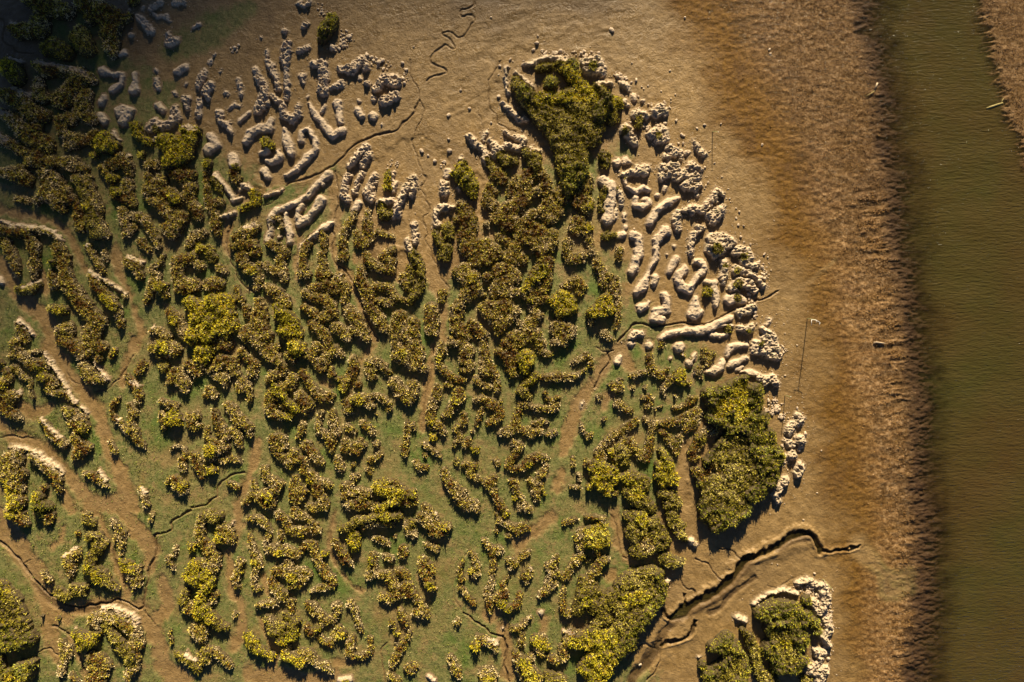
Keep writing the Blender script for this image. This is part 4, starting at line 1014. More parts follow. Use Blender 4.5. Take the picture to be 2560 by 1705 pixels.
dark = np.maximum(dark, .8 * rill_mask); green = green * (1 - rill_mask)
def ZT(px, py):
    """terrain height at photo-pixel positions"""
    i = np.clip((px + 40) / S, 0, (2640 / S) - 1.001) + len(outer); j = np.clip((py + 40) / S, 0, (1786 / S) - 1.001) + len(outer)
    i0 = i.astype(int); j0 = j.astype(int); a = i - i0; b = j - j0
    return (z[j0, i0] * (1 - a) + z[j0, i0 + 1] * a) * (1 - b) + (z[j0 + 1, i0] * (1 - a) + z[j0 + 1, i0 + 1] * a) * b
def ras(arr, px, py):
    i = np.clip((px + 40) / S, 0, 1319).astype(int) + len(outer); j = np.clip((py + 40) / S, 0, 892).astype(int) + len(outer)
    return arr[j, i]

wX, wY = W(GX, GY)
me, used = mesh_grid('tidal_flat', wX, wY, z)
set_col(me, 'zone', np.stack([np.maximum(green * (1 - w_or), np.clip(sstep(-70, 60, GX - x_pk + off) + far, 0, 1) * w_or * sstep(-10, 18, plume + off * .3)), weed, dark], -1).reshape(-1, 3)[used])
g = link('ground', me, M_GROUND); g['kind'] = 'structure'

bx = np.concatenate([np.arange(1560, 2640, 6.), 2640 + outer]); by = np.concatenate([-60 - outer[::-1], np.arange(-60, 1770, 6.), 1770 + outer])
BX, BY = np.meshgrid(bx, by)
cx, cy = np.clip(BX, -39, 2599), np.clip(BY, -39, 1745)
WL = -.16
dep = WL - ZT(cx, cy)
murk = .04 + .92 * sstep(.05, 1.5, dep + .12 * fbm(BX / 50, BY / 12, 27, 4) * sstep(.1, .5, dep))
murk = np.where(BX > 2600, .6, murk)
a, b = W(BX, BY)
keep = np.ones((len(by) - 1, len(bx) - 1), bool)
keep &= ~((dep[1:, 1:] < -.05) & (dep[:-1, :-1] < -.05) & (dep[1:, :-1] < -.05) & (dep[:-1, 1:] < -.05))
me, used = mesh_grid('river_surface', a, b, np.full(BX.shape, WL), keep)
set_col(me, 'zone', np.stack([murk, murk, murk], -1).reshape(-1, 3)[used])
o = link('water', me, M_WATER); o['kind'] = 'structure'

# ---------------------------------------------------------------- foliage builder
rng = np.random.default_rng(7)
PAL = {'v': [(.15, .055, .008), (.28, .14, .016), (.38, .27, .032), (.50, .44, .05), (.62, .50, .09), (.70, .54, .20), (.80, .65, .36)],
       'o': [(.15, .12, .015), (.24, .20, .022), (.34, .28, .03), (.42, .36, .04), (.54, .46, .08), (.66, .56, .18)],
       'y': [(.24, .20, .016), (.36, .33, .018), (.50, .43, .022), (.60, .52, .035), (.56, .40, .02), (.68, .62, .10)],
       'g': [(.10, .085, .012), (.13, .14, .015), (.20, .19, .018), (.32, .28, .022), (.48, .40, .03), (.44, .45, .08)]}
VEG = {'v': dict(H=.38, cell=7.5, th=.30, L=.27, w=.075, den=.36), 'o': dict(H=.44, cell=9, th=.32, L=.28, w=.07, den=.38),
       'y': dict(H=.50, cell=10., th=.38, L=.30, w=.065, den=.42), 'g': dict(H=.62, cell=10., th=.40, L=.30, w=.07, den=.38)}
def blades(px, py, zz, kind, lean=None, Ls=1.0, rim=0.0):
    """one small pointed leaf per point; returns vertices, faces, colours"""
    n = len(px); P = VEG[kind]
    az = rng.uniform(0, 2 * math.pi, n); tilt = rng.uniform(.25, 1.25, n)
    dx = np.cos(az) * np.sin(tilt); dy = np.sin(az) * np.sin(tilt); dz = np.cos(tilt)
    if lean is not None: dx = dx + lean[0] * .9; dy = dy - lean[1] * .9
    nn = np.sqrt(dx * dx + dy * dy + dz * dz); dx /= nn; dy /= nn; dz /= nn
    L = P['L'] * Ls * rng.uniform(.55, 1.35, n); wd = P['w'] * Ls * rng.uniform(.6, 1.4, n)
    r = rng.uniform(0, 2 * math.pi, n); ux, uy, uz = np.cos(r), np.sin(r), rng.uniform(-.4, .4, n)
    sx = dy * uz - dz * uy; sy = dz * ux - dx * uz; sz = dx * uy - dy * ux
    sn = np.sqrt(sx * sx + sy * sy + sz * sz) + 1e-6; sx *= wd / sn; sy *= wd / sn; sz *= wd / sn
    X, Y = W(px, py); base = np.stack([X, Y, zz - .04], -1); D = np.stack([dx, dy, dz], -1) * L[:, None]; Sd = np.stack([sx, sy, sz], -1) * .5
    mid = base + D * .55
    V = np.stack([base, mid + Sd, base + D, mid - Sd], 1).reshape(-1, 3)
    Fc = np.arange(4 * n).reshape(-1, 4)
    pal = np.array(PAL[kind]); k = fbm(px / 36, py / 36, 91, 4) * 2.8 + 1.7 * vnoise(px / 6, py / 6, 97) + rng.normal(0, .45, n) + rim
    idx = np.clip(((k + 2.1) / 4.2 * len(pal)).astype(int), 0, len(pal) - 1)
    ci = np.where(rng.random(n) < .12, rng.integers(0, len(pal), n), idx)
    col = {'v': .92, 'o': .95, 'y': 1.12, 'g': 1.02}[kind] * pal[ci] * rng.uniform(.8, 1.25, n)[:, None]
    return V, Fc, np.repeat(col, 4, 0)

# ---------------------------------------------------------------- the hummocks, ridges and mounds
raw = parse(THINGS)
clod_clusters = []; lone_clods = []; things = []
for org, lay in raw:
    if lay[0][0] == 'k':
        for st in lay[0][1]: lone_clods += st
        continue
    extra = [l for l in lay if l[0] == 'c']; lay = [l for l in lay if l[0] != 'c']
    for l in extra: clod_clusters += l[1]
    if lay: things.append([org, lay])
# a thing cut by a tile border was traced twice: join the halves
def samples(lay):
    out = []
    for k, sts in lay:
        for st in sts:
            for p, q in zip(st, st[1:] or st):
                for t in (0, .25, .5, .75, 1): out.append([p[i] + (q[i] - p[i]) * t for i in range(3)])
    return np.array(out)
sm = [samples(t[1]) for t in things]; par = list(range(len(things)))
def find(i):
    while par[i] != i: i = par[i]
    return i
for i in range(len(things)):
    for j in range(i):
        if things[i][0] == things[j][0]: continue
        a, b = sm[i], sm[j]
        if a[:, 0].min() - 30 > b[:, 0].max() + 30 or b[:, 0].min() - 30 > a[:, 0].max() + 30 or a[:, 1].min() - 30 > b[:, 1].max() + 30 or b[:, 1].min() - 30 > a[:, 1].max() + 30: continue
        dd = np.hypot(a[:, None, 0] - b[None, :, 0], a[:, None, 1] - b[None, :, 1]) - (a[:, None, 2] + b[None, :, 2])
        if dd.min() < -8: par[find(i)] = find(j)
groups = {}
for i, t in enumerate(things): groups.setdefault(find(i), []).append(t)
merged = [sum([t[1] for t in ts], []) for ts in groups.values()]
nveg = 0
records = []
SOILH = {'b': .44, 'r': .44}
def label8(m):
    """8-connected components by runs"""
    out = np.zeros(m.shape, int); par_ = [0]; prev = []
    def fd(a_):
        while par_[a_] != a_: a_ = par_[a_]
        return a_
    for r_ in range(m.shape[0]):
        d_ = np.diff(np.concatenate([[0], m[r_].astype(np.int8), [0]])); st_ = np.nonzero(d_ == 1)[0]; en_ = np.nonzero(d_ == -1)[0]; cur = []
        for a_, b_ in zip(st_, en_):
            l_ = 0
            for pa, pb, pl in prev:
                if pa <= b_ and pb >= a_:
                    if l_ == 0: l_ = fd(pl)
                    else: par_[max(l_, fd(pl))] = min(l_, fd(pl)); l_ = fd(l_)
            if l_ == 0: par_.append(len(par_)); l_ = len(par_) - 1
            cur.append((a_, b_, l_)); out[r_, a_:b_] = l_
        prev = cur
    roots = np.array([fd(i_) for i_ in range(len(par_))]); u_, inv_ = np.unique(roots, return_inverse=True)
    return inv_[out], len(u_) - 1
def finish():
    global nveg
    area = inside.sum() * s * s; cxp = gx[inside].mean(); cyp = gy[inside].mean()
    # everything is stored relative to the thing's base
    bx0, by0 = W(cxp, cyp); bz = float(ZT(np.array([cxp]), np.array([cyp]))[0])
    me, used = mesh_grid('mud_mound', wX_ - bx0, wY_ - by0, zz - bz, keep)
    alg = np.clip(ras(gfull, gx, gy) * .6 + .5 * (kindm == 1) * (gx > 1000), 0, 1)
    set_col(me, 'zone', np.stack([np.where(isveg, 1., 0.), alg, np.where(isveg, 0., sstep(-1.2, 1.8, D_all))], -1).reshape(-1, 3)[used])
    cov = {kk: float((inside & (kindm == i)).sum()) / inside.sum() for i, kk in enumerate(codes)}
    vegfrac = sum(cov[k] for k in 'voyg')
    parts = []
    for ci_, kk in enumerate(codes):
        if kk not in VEG: continue
        m = (kindm == ci_) & (D < -.3)
        if m.sum() * s * s < 25: continue
        lam = np.where(m, VEG[kk]['den'] * s * s, 0.)
        if kk == 'v' and lay[0][0] in VEG: lam = np.where((kindm == 1) & (D < -.3), .12 * s * s * (n2 > -.2), lam); m = lam > 0
        jj, ii = np.nonzero(m); lam = lam[jj, ii]
        cnt = rng.poisson(lam, len(jj)); jj = np.repeat(jj, cnt); ii = np.repeat(ii, cnt)
        px = gx[jj, ii] + rng.uniform(-s / 2, s / 2, len(jj)); py = gy[jj, ii] + rng.uniform(-s / 2, s / 2, len(jj))
        w2, lx, ly, _ = worley(px / VEG[kk]['cell'], py / VEG[kk]['cell'], 301)
        V, Fc, col = blades(px, py, zz[jj, ii], kk, (lx, ly), 1.0, (1.5 if kk == 'v' else .5) * sstep(-8, -1, D[jj, ii]))
        V = V - np.array([bx0, by0, bz]); parts.append((kk, V, Fc, col, m.sum() * s * s)); nveg += len(px)
    records.append(dict(x=cxp, y=cyp, area=area, cov=cov, veg=vegfrac, me=me, parts=parts, loc=(bx0, by0, bz), gx=gx[inside], gy=gy[inside], depth=depth_max))


for ti, lay in enumerate(merged):
    allp = [p for k, sts in lay for st in sts for p in st]
    x0 = min(p[0] - p[2] for p in allp) - 10; x1 = max(p[0] + p[2] for p in allp) + 10
    y0 = min(p[1] - p[2] for p in allp) - 10; y1 = max(p[1] + p[2] for p in allp) + 10
    veg_any = any(k in VEG for k, _ in lay); rough_any = any(k == 'r' for k, _ in lay)
    s = 1.9 if (x1 - x0) * (y1 - y0) > 60000 else (1.25 if not veg_any else 1.5)
    gx, gy = np.meshgrid(np.arange(x0, x1, s), np.arange(y0, y1, s))
    n1 = fbm(gx / 13, gy / 13, 101, 3); n2 = fbm(gx / 5, gy / 5, 102, 2); sx_, sy_ = gx + 3.5 * n1, gy + 3.5 * np.roll(n1, 7, 0)
    D = np.full(gx.shape, 1e6); kindm = np.full(gx.shape, -1); best = np.full(gx.shape, 1e6)
    codes = 'brvoyg'
    if veg_any and lay[0][0] in VEG: lay = [('r' if k == 'b' else k, sts) for k, sts in lay]
    for k, sts in lay:
        dk = np.full(gx.shape, 1e6)
        for st in sts: dk = np.minimum(dk, segd(sx_, sy_, [(p[0], p[1], p[2] * (.72 if k in 'br' and lay[0][0] in VEG else 1)) for p in st]))
        amp = {'b': 1.9, 'r': 3.4}.get(k, 2.6)
        dk = dk + amp * n2 * 1.1 + amp * .6 * n1 - (.5 if k in VEG else 0)
        D = np.minimum(D, dk)
        hit = (dk < .6) | (dk < best)
        kindm = np.where(hit & ((dk < .6) | (best > .6)), codes.index(k), kindm); best = np.minimum(best, dk)
    inside = D < 0
    if inside.sum() < 4: continue
    depth_max = -D.min(); D_all = D
    isveg = kindm >= 2
    wv, vx, vy, vh = worley(gx / 5.5, gy / 5.5, 201)
    clump = 1 - np.clip(wv / .75, 0, 1) ** 2
    H = np.zeros(gx.shape); Hs = np.zeros(gx.shape); cellh = np.zeros(gx.shape)
    size = np.clip(depth_max / 11, .5, 1.15)
    for ci_, kk in enumerate(codes):
        m = kindm == ci_
        if not m.any(): continue
        if kk in SOILH: Hs[m] = SOILH[kk] * size
        else:
            P = VEG[kk]; Hs[m] = P['H'] * np.clip(depth_max / 14, .6, 1.7)
            w2, _, _, h2 = worley(gx[m] / P['cell'], gy[m] / P['cell'], 301)
            if kk in 'gyo' and depth_max > 14:
                w4, _, _, h4 = worley(gx[m] / 27 + .25 * n1[m], gy[m] / 24, 341); Hs[m] += {'g': .5, 'y': .3, 'o': .34}[kk] * (.3 + h4) * ((1 - np.clip(w4 / .8, 0, 1) ** 2) - .35)
            cellh[m] = P['th'] * (1 - np.clip(w2 / .7, 0, 1) ** 2) * (.45 + .8 * h2)
    Hs = Hs * (1 + .30 * n1)
    wslope = np.where(isveg, min(depth_max, 17), min(depth_max, 8)) + 1e-3
    t = np.clip(-D / wslope, 0, 1); prof = np.sqrt(np.clip(1 - (1 - t) ** 2, 0, 1))
    h = Hs * prof + cellh * sstep(0, 3, -D)
    rr = kindm == 1
    if rr.any():
        w3, _, _, h3 = worley(gx / 9 + .5 * n1, gy / 9 + .5 * n2, 221)
        rg = 1 - np.abs(fbm(gx / 9, gy / 6, 231, 4)) * 2.6
        lump = .20 * np.clip(rg, -.6, 1) + .22 * (h3 - .3) * (1 - np.clip(w3 / .8, 0, 1)) * 1.6 + .07 * clump + .06 * n2
        h = np.where(rr, Hs * prof * .62 + lump * sstep(-1, 5, -D) * size * (.6 if lay[0][0] in VEG else 1), h)
    bb = kindm == 0
    h = np.where(bb, h + (.05 * n2 + .07 * (.4 - np.abs(fbm(gx / 11, gy / 8, 233, 4)) * 2)) * sstep(0, 4, -D) + .05 * sstep(.2, .6, fbm(gx / 4, gy / 4, 103, 2)) * sstep(1, 4, -D) * .6, h)
    ap = .09 * np.clip(1 - D / 7, 0, 1) ** 2 * size
    h = np.where(D > 0, np.where(isveg, -.16 * np.clip(D / 2.0, 0, 1), ap - .05 * sstep(4, 8, D)), h + np.where(isveg, 0, ap * .8))
    zt = ZT(gx, gy); zz = zt + h
    q = (D < np.where(isveg, 3.0, 8.5)); keep = q[1:, :-1] & q[1:, 1:] & q[:-1, 1:] & q[:-1, :-1]
    wX_, wY_ = W(gx, gy); keep_all = keep; lab_, ncomp = label8(keep); kind_all = kindm
    sizes = np.bincount(lab_.ravel(), minlength=ncomp + 1)
    for comp in range(1, ncomp + 1):
      if sizes[comp] < 45 and sizes[comp] < sizes[1:].max(): continue
      keep = lab_ == comp; vm = np.zeros(gx.shape, bool); vm[1:, :-1] |= keep; vm[1:, 1:] |= keep; vm[:-1, 1:] |= keep; vm[:-1, :-1] |= keep
      D = np.where(vm, D_all, 9.0); inside = D < 0; kindm = np.where(vm, kind_all, -1)
      if inside.sum() < 4: continue
      finish()
# ---------------------------------------------------------------- names and labels
LAND = [('northern green island', 1400, 300), ('eastern green island', 1850, 1100), ('meandering rill', 1130, 90), ('golden creek-side thicket', 1560, 1500),
        ('south-eastern green islet', 1970, 1610), ('big yellow bush mass', 540, 790), ('lime-green tuft', 437, 1050), ('dark corner thicket', 180, 60),
        ('cross-topped pole', 2020, 797), ('lone dark bush at top', 825, 80), ('northern leaning pole', 1782, 330), ('long U-shaped ridge', 1700, 680),
        ('hooked bare ridge', 790, 360), ('curled long ridge', 760, 500), ('central dark thicket', 1210, 600), ('long central rill', 1075, 760),
        ('brown creek junction', 350, 1525), ('south-western bush bank', 40, 1500), ('mouth of the deep creek', 2030, 1360), ('small lone round shrub', 1350, 1210),
        ('wide brown gully', 1440, 1040), ('yellow mound by eastern gully', 1500, 1200), ('bottom edge, centre', 1000, 1690), ('left edge, halfway down', 20, 850),
        ('long sinuous scrub ridge', 200, 760), ('yellow round bush', 270, 365), ('southern lime bush', 895, 1350), ('forked mud ridge', 710, 250)]
def where(x, y):
    best = None
    for nme, lx, ly in LAND:
        d = math.hypot(x - lx, y - ly)
        if best is None or d < best[0]: best = (d, nme, lx, ly)
    d, nme, lx, ly = best
    if d < 28: return 'at the ' + nme
    a = math.degrees(math.atan2(ly - y, x - lx)) % 360
    dr = ['right of', 'upper right of', 'above', 'upper left of', 'left of', 'lower left of', 'below', 'lower right of'][int((a + 22.5) // 45) % 8]
    return ('just ' if d < 90 else '' if d < 170 else 'well ') + dr + ' the ' + nme
for r in records:
    cx_, cy_ = r['gx'] - r['x'], r['gy'] - r['y']
    cv = np.cov(np.stack([cx_, cy_])); ev, vec = np.linalg.eigh(cv); l2, l1 = max(ev[0], 1), max(ev[1], 1)
    el = math.sqrt(l1 / l2); sol = r['area'] / (4 * math.pi * math.sqrt(l1 * l2)); an = math.degrees(math.atan2(-vec[1, 1], vec[0, 1])) % 180
    r['size'] = 'tiny' if r['area'] < 350 else 'small' if r['area'] < 1100 else 'mid-sized' if r['area'] < 3500 else 'large' if r['area'] < 12000 else 'huge'
    r['shape'] = 'branching' if sol < .62 else 'curved' if sol < .80 else 'long' if el > 2.6 else 'oval' if el > 1.5 else 'rounded'
    r['ori'] = '' if el < 1.6 else 'lying level' if an < 20 or an > 160 else 'standing upright' if 70 < an < 110 else 'slanting up rightward' if an < 90 else 'slanting down rightward'
    c = r['cov']
    if r['veg'] < .12:
        r['cover'] = 'bare smooth mud' if c['b'] >= c['r'] else 'crumbling mud'
        r['noun'] = ('ridge' if r['shape'] in ('long', 'curved', 'branching') else 'mound'); r['name'] = ('mud_' if c['b'] >= c['r'] else 'crumbling_mud_') + r['noun']
        r['cat'] = 'mud ' + r['noun']; r['extra'] = 'with small shrub' if r['veg'] > .03 else ''
        r['group'] = 'bare mud ridges and mounds' if c['b'] >= c['r'] else 'crumbling mud mounds'
    else:
        dom = max('voyg', key=lambda k: c[k])
        r['cover'] = {'v': 'brown scrub', 'o': 'olive scrub', 'y': 'yellow-green scrub', 'g': 'green scrub'}[dom]
        r['noun'] = 'island' if r['area'] > 25000 and dom in 'go' else 'hummock'
        r['name'] = 'marsh_island' if r['noun'] == 'island' else 'scrub_hummock'; r['cat'] = r['noun']; r['group'] = 'scrub covered hummocks'
        mud = c['b'] + c['r']; yy = c['y'] if dom != 'y' else 0
        r['extra'] = 'half bare mud' if mud > .35 else 'with yellowish patch' if yy > .12 else 'with pale mud rim' if mud > .08 else 'with greener patch' if dom != 'g' and c['g'] + (c['o'] if dom == 'v' else 0) > .1 else ''
    r['pos'] = where(r['x'], r['y'])
def compose(r, lvl):
    s = ' '.join(w for w in [r['size'], r['shape'], r['cover'], r['noun']] if w)
    if lvl >= 1 and r['extra']: s += ' ' + r['extra']
    if lvl >= 2 and r['ori']: s += ' ' + r['ori']
    return s + ', ' + r['pos']
lab = {}
for lvl in (1, 2):
    cnt = {}
    for i, r in enumerate(records):
        if i in lab: continue
        cnt.setdefault(compose(r, lvl), []).append(i)
    taken = set(lab.values())
    for t, ids in cnt.items():
        if len(ids) == 1 and t not in taken and len(t.split()) <= 16: lab[ids[0]] = t
rest = {}
for i, r in enumerate(records):
    if i not in lab: rest.setdefault(compose(r, 0), []).append(i)
for t, ids in rest.items():
    xs = [records[i]['x'] for i in ids]; ys = [records[i]['y'] for i in ids]
    horiz = (max(xs) - min(xs)) >= (max(ys) - min(ys))
    ids.sort(key=lambda i: records[i]['x' if horiz else 'y'])
    for n_, i in enumerate(ids):
        if horiz: o_ = ['leftmost', 'second', 'third', 'fourth', 'fifth', 'sixth', 'seventh', 'eighth'][n_] if n_ < len(ids) - 1 or n_ == 0 else 'rightmost'
        else: o_ = ['topmost', 'upper second', 'upper third', 'upper fourth', 'upper fifth', 'upper sixth', 'upper seventh', 'upper eighth'][n_] if n_ < len(ids) - 1 or n_ == 0 else 'lowest'
        tt = (o_ + ' ' + t) if len(ids) > 1 else compose(records[i], 0) + (', ' + records[i]['ori'] if records[i]['ori'] else '')
        tt = ' '.join(tt.split()[:16])
        lab[i] = tt
seen = {}
for i in range(len(records)):
    if lab[i] in seen:
        lab[i] = ' '.join((('lower ' if records[i]['y'] > records[seen[lab[i]]]['y'] else 'upper ') + lab[i]).split()[:16])
    seen[lab[i]] = i
for i, r in enumerate(records):
    if not r['parts']:
        o = link(r['name'], r['me'], M_MOUND, loc=r['loc']); o['part_of'] = ''
        del o['part_of']
    else:
        o = bpy.data.objects.new(r['name'], None); C.objects.link(o); o.location = r['loc']
        link('mud_base', r['me'], M_MOUND, o)
        for kk, V, Fc, col, ar in r['parts']:
            me = mesh_from('foliage', V, Fc, False); set_col(me, 'tint', col)
            f = link('foliage', me, M_LEAF, o)
            if len(r['parts']) > 1: f['label'] = {'v': 'brown scrub', 'o': 'olive scrub', 'y': 'yellow-green scrub', 'g': 'green scrub'}[kk] + ' patch'
    o['label'] = lab[i]; o['category'] = r['cat']; o['group'] = r['group']

# ---------------------------------------------------------------- clods
def clod_mesh(seed, sub_=2):
    import bmesh
    bm = bmesh.new(); bmesh.ops.create_icosphere(bm, subdivisions=sub_, radius=1); rr_ = random.Random(seed)
    k = [(rr_.uniform(1, 2.6), rr_.uniform(0, 6), rr_.uniform(.08, .2)) for _ in range(6)]
    for v in bm.verts:
        c = v.co.copy(); f = 1
        for n_, (fr, ph, am) in enumerate(k): f += am * math.sin(fr * (c[n_ % 3] * 1.7 + c[(n_ + 1) % 3]) + ph)
        v.co = c * f; v.co.z *= .8
    me = bpy.data.meshes.new('clod'); bm.to_mesh(me); bm.free()
    for p in me.polygons: p.use_smooth = True
    me.materials.append(M_MOUND); return me
CL = [clod_mesh(i) for i in range(7)]
pr = random.Random(5); cl = []
for x, y, rr_ in lone_clods: cl.append((x, y, rr_ * (1.15 if x < 1850 else .75), None))
cand = []
for ci_, st in enumerate(clod_clusters):
    segs = list(zip(st, st[1:])) or [(st[0], st[0])]
    mx = sum(p[0] for p in st) / len(st); my = sum(p[1] for p in st) / len(st); ar = 0
    for p, q in segs:
        L = math.hypot(q[0] - p[0], q[1] - p[1]); ar = math.pi * (p[2]) ** 2 + L * p[2] * 2
        for _ in range(max(3, int(ar / 60))):
            t = pr.random(); rad = (p[2] + (q[2] - p[2]) * t) * math.sqrt(pr.random()); a_ = pr.uniform(0, 6.28)
            cand.append((p[0] + (q[0] - p[0]) * t + rad * math.cos(a_), p[1] + (q[1] - p[1]) * t + rad * math.sin(a_), min(5.2, pr.lognormvariate(1.0, .35)), (mx, my)))
cand.sort(key=lambda c_: -c_[2])
nmax = 285 - len(cl); cl += cand[:nmax]
for n_, (x, y, rad, cen) in enumerate(cl):
    o = bpy.data.objects.new('mud_clod', CL[n_ % 7]); C.objects.link(o)
    X, Y = W(x, y); o.location = (X, Y, float(ZT(np.array([x]), np.array([y]))[0]) + rad * PX * .35)
    k = rad * PX; o.scale = (k * pr.uniform(.8, 1.25), k * pr.uniform(.8, 1.2), k * pr.uniform(.8, 1.15)); o.rotation_euler = (0, 0, pr.uniform(0, 6.28))
    if cen:
        pos = where(*cen); o['label'] = 'small pale clod among scattered clods, ' + pos; o['group'] = 'mud clods scattered ' + pos
    else:
        pos = where(x, y); o['label'] = 'lone mud clod, ' + pos; o['group'] = 'lone mud clods ' + pos
    o['category'] = 'mud clod'
# crumbs round the crumbling mounds: too many to count
V_ = []; F_ = []; base = np.array([v.co[:] for v in clod_mesh(3, 1).vertices]); fb = np.array([p.vertices[:] for p in clod_mesh(3, 1).polygons]); off_ = 0
crumbs = [(c_[0], c_[1], c_[2]) for c_ in cand[nmax:]]
for lay in merged:
    for k, sts in lay:
        if k != 'r': continue
        for st in sts:
            for p in st:
                for _ in range(9 if p[0] > 1000 else 3):
                    a_ = pr.uniform(0, 6.28); d_ = p[2] + pr.expovariate(.13); crumbs.append((p[0] + d_ * math.cos(a_), p[1] + d_ * math.sin(a_), pr.uniform(.7, 2.0)))
for _ in range(500):
    y = pr.uniform(300, 1250); x = np.interp(y, [200, 500, 800, 1000, 1250], [1640, 1800, 1950, 2010, 1990]) + pr.gauss(0, 25); crumbs.append((float(x), y, pr.uniform(.5, 1.3)))
for x, y, rad in crumbs:
    X, Y = W(x, y); k = rad * PX; zc = float(ZT(np.array([x]), np.array([y]))[0])
    a_ = pr.uniform(0, 6.28); ca, sa = math.cos(a_), math.sin(a_)
    b_ = base * np.array([k * pr.uniform(.7, 1.3), k, k * pr.uniform(.7, 1.2)]); b_ = np.stack([b_[:, 0] * ca - b_[:, 1] * sa + X, b_[:, 0] * sa + b_[:, 1] * ca + Y, b_[:, 2] + zc + k * .3], -1)
    V_.append(b_); F_.append(fb + off_); off_ += len(b_)
me = mesh_from('crumbs', np.concatenate(V_), np.concatenate(F_)); set_col(me, 'zone', np.zeros((off_, 3)))
o = link('mud_crumbs', me, M_MOUND); o['kind'] = 'stuff'; o['label'] = 'scattered crumbs of pale mud around the crumbling mounds'; o['category'] = 'mud crumbs'

# ---------------------------------------------------------------- low ground cover and river weed (stuff)
def stuff(name, label, cat, px, py, kind, colf, Ls, flat=None, zoff=.0):
    V, Fc, col = blades(px, py, ZT(px, py) + zoff, kind, None, Ls)
    if colf is not None: col = np.repeat(colf(len(px)), 4, 0)
    if flat is not None:
        z0 = np.repeat(ZT(px, py) + zoff, 4); V[:, 2] = z0 + (V[:, 2] - z0) * flat
    me = mesh_from(name, V, Fc, False); set_col(me, 'tint', col)
    o = link(name, me, M_LEAF); o['kind'] = 'stuff'; o['label'] = label; o['category'] = cat
n = 420000
px = rng.uniform(-20, 1700, n); py = rng.uniform(350, 1720, n)
gm = ras(gfull * (1 - .8 * brown), px, py); tn = fbm(px / 7, py / 7, 401, 3); reg = fbm(px / 130, py / 130, 402, 3)
lowleft = sstep(620, 250, px) * sstep(780, 1000, py)
pm = np.maximum(gm, .5 * lowleft * (1 - ras(brown, px, py) * .7)) * sstep(.16 - .16 * lowleft - .3 * reg, .30 - .16 * lowleft - .3 * reg, tn)
k_ = rng.random(n) < pm * (.55 + .4 * lowleft)
px, py = px[k_], py[k_]
gc = np.array([(.15, .17, .03), (.24, .24, .06), (.12, .15, .03), (.34, .29, .12), (.18, .22, .03)])
stuff('ground_cover', 'low green and tan saltmarsh sprigs growing on the algae-covered mud', 'ground cover', px, py, 'o', lambda m: gc[rng.integers(0, 5, m)] * rng.uniform(.8, 1.3, m)[:, None], .8)
n = 520000
px = rng.uniform(1600, 2600, n); py = rng.uniform(-35, 1740, n)
bm_ = ras(band * .8 + far, px, py) * .9 + .04 * ras(w_or * (1 - deep), px, py)
tn = fbm(px / 26, py / 11, 411, 4)
k_ = rng.random(n) < np.clip(bm_ * sstep(-.5, .45, tn) * (.30 + 1.1 * ras(rband, px, py)), 0, 1) * (1 - sstep(12, -8, segd(px, py, [(2146, 1367, 14), (2185, 1405, 14), (2210, 1435, 12), (2245, 1443, 11), (2230, 1480, 14)])))
px, py = px[k_], py[k_]
wc = np.array([(.26, .150, .060), (.38, .25, .13), (.17, .085, .022), (.30, .17, .05), (.13, .060, .015), (.21, .115, .030)])
stuff('river_weed', 'brown and pinkish weed strands matted on the shallow river bed', 'river weed', px, py, 'v', lambda m: wc[rng.integers(0, 6, m)] * rng.uniform(.75, 1.2, m)[:, None], 1.15, .55)

# ---------------------------------------------------------------- poles and driftwood
def tube(name, pts, mat, parent=None, seg=8, wob=0.0):
    """tapering round bar along 3-D points (x, y, z, r)"""
    V = []; Fq = []; n_ = len(pts); rnd = random.Random(len(name) + n_)
    from mathutils import Vector
    for i, (x, y, z_, r_) in enumerate(pts):
        a_ = Vector(pts[min(i + 1, n_ - 1)][:3]) - Vector(pts[max(i - 1, 0)][:3]); a_.normalize()
        u = a_.orthogonal().normalized(); v = a_.cross(u)
        for k in range(seg):
            an = 2 * math.pi * k / seg; rr2 = r_ * (1 + wob * rnd.uniform(-1, 1))
            V.append(Vector((x, y, z_)) + (u * math.cos(an) + v * math.sin(an)) * rr2)
    for i in range(n_ - 1):
        for k in range(seg): Fq.append((i * seg + k, i * seg + (k + 1) % seg, (i + 1) * seg + (k + 1) % seg, (i + 1) * seg + k))
    Fq.append(tuple(range(seg))[::-1]); Fq.append(tuple((n_ - 1) * seg + k for k in range(seg)))
    me = bpy.data.meshes.new(name); me.from_pydata([v_[:] for v_ in V], [], Fq); me.update()
    for p in me.polygons: p.use_smooth = len(p.vertices) == 4
    return link(name, me, mat, parent)
def aim(px, py, tx, ty, h):
    """3-D top of a pole of height h whose foot is at (px,py) and whose top is over (tx,ty) in the photo"""
    kx, ky = W(tx, ty); f = (CAMH - h) / CAMH
    return kx * f, ky * f
POLES = [(1780.7, 327.5, 1796, 330, 1.95, 'leaning pole with mossy shaft, northernmost of the bare poles'),
         (1962.8, 989, 1977, 992, 2.3, 'leaning pole standing among clods beside the eastern green island'),
         (2056.5, 1446, 2081, 1473, 1.9, 'pale slanting pole by the south-eastern islet')]
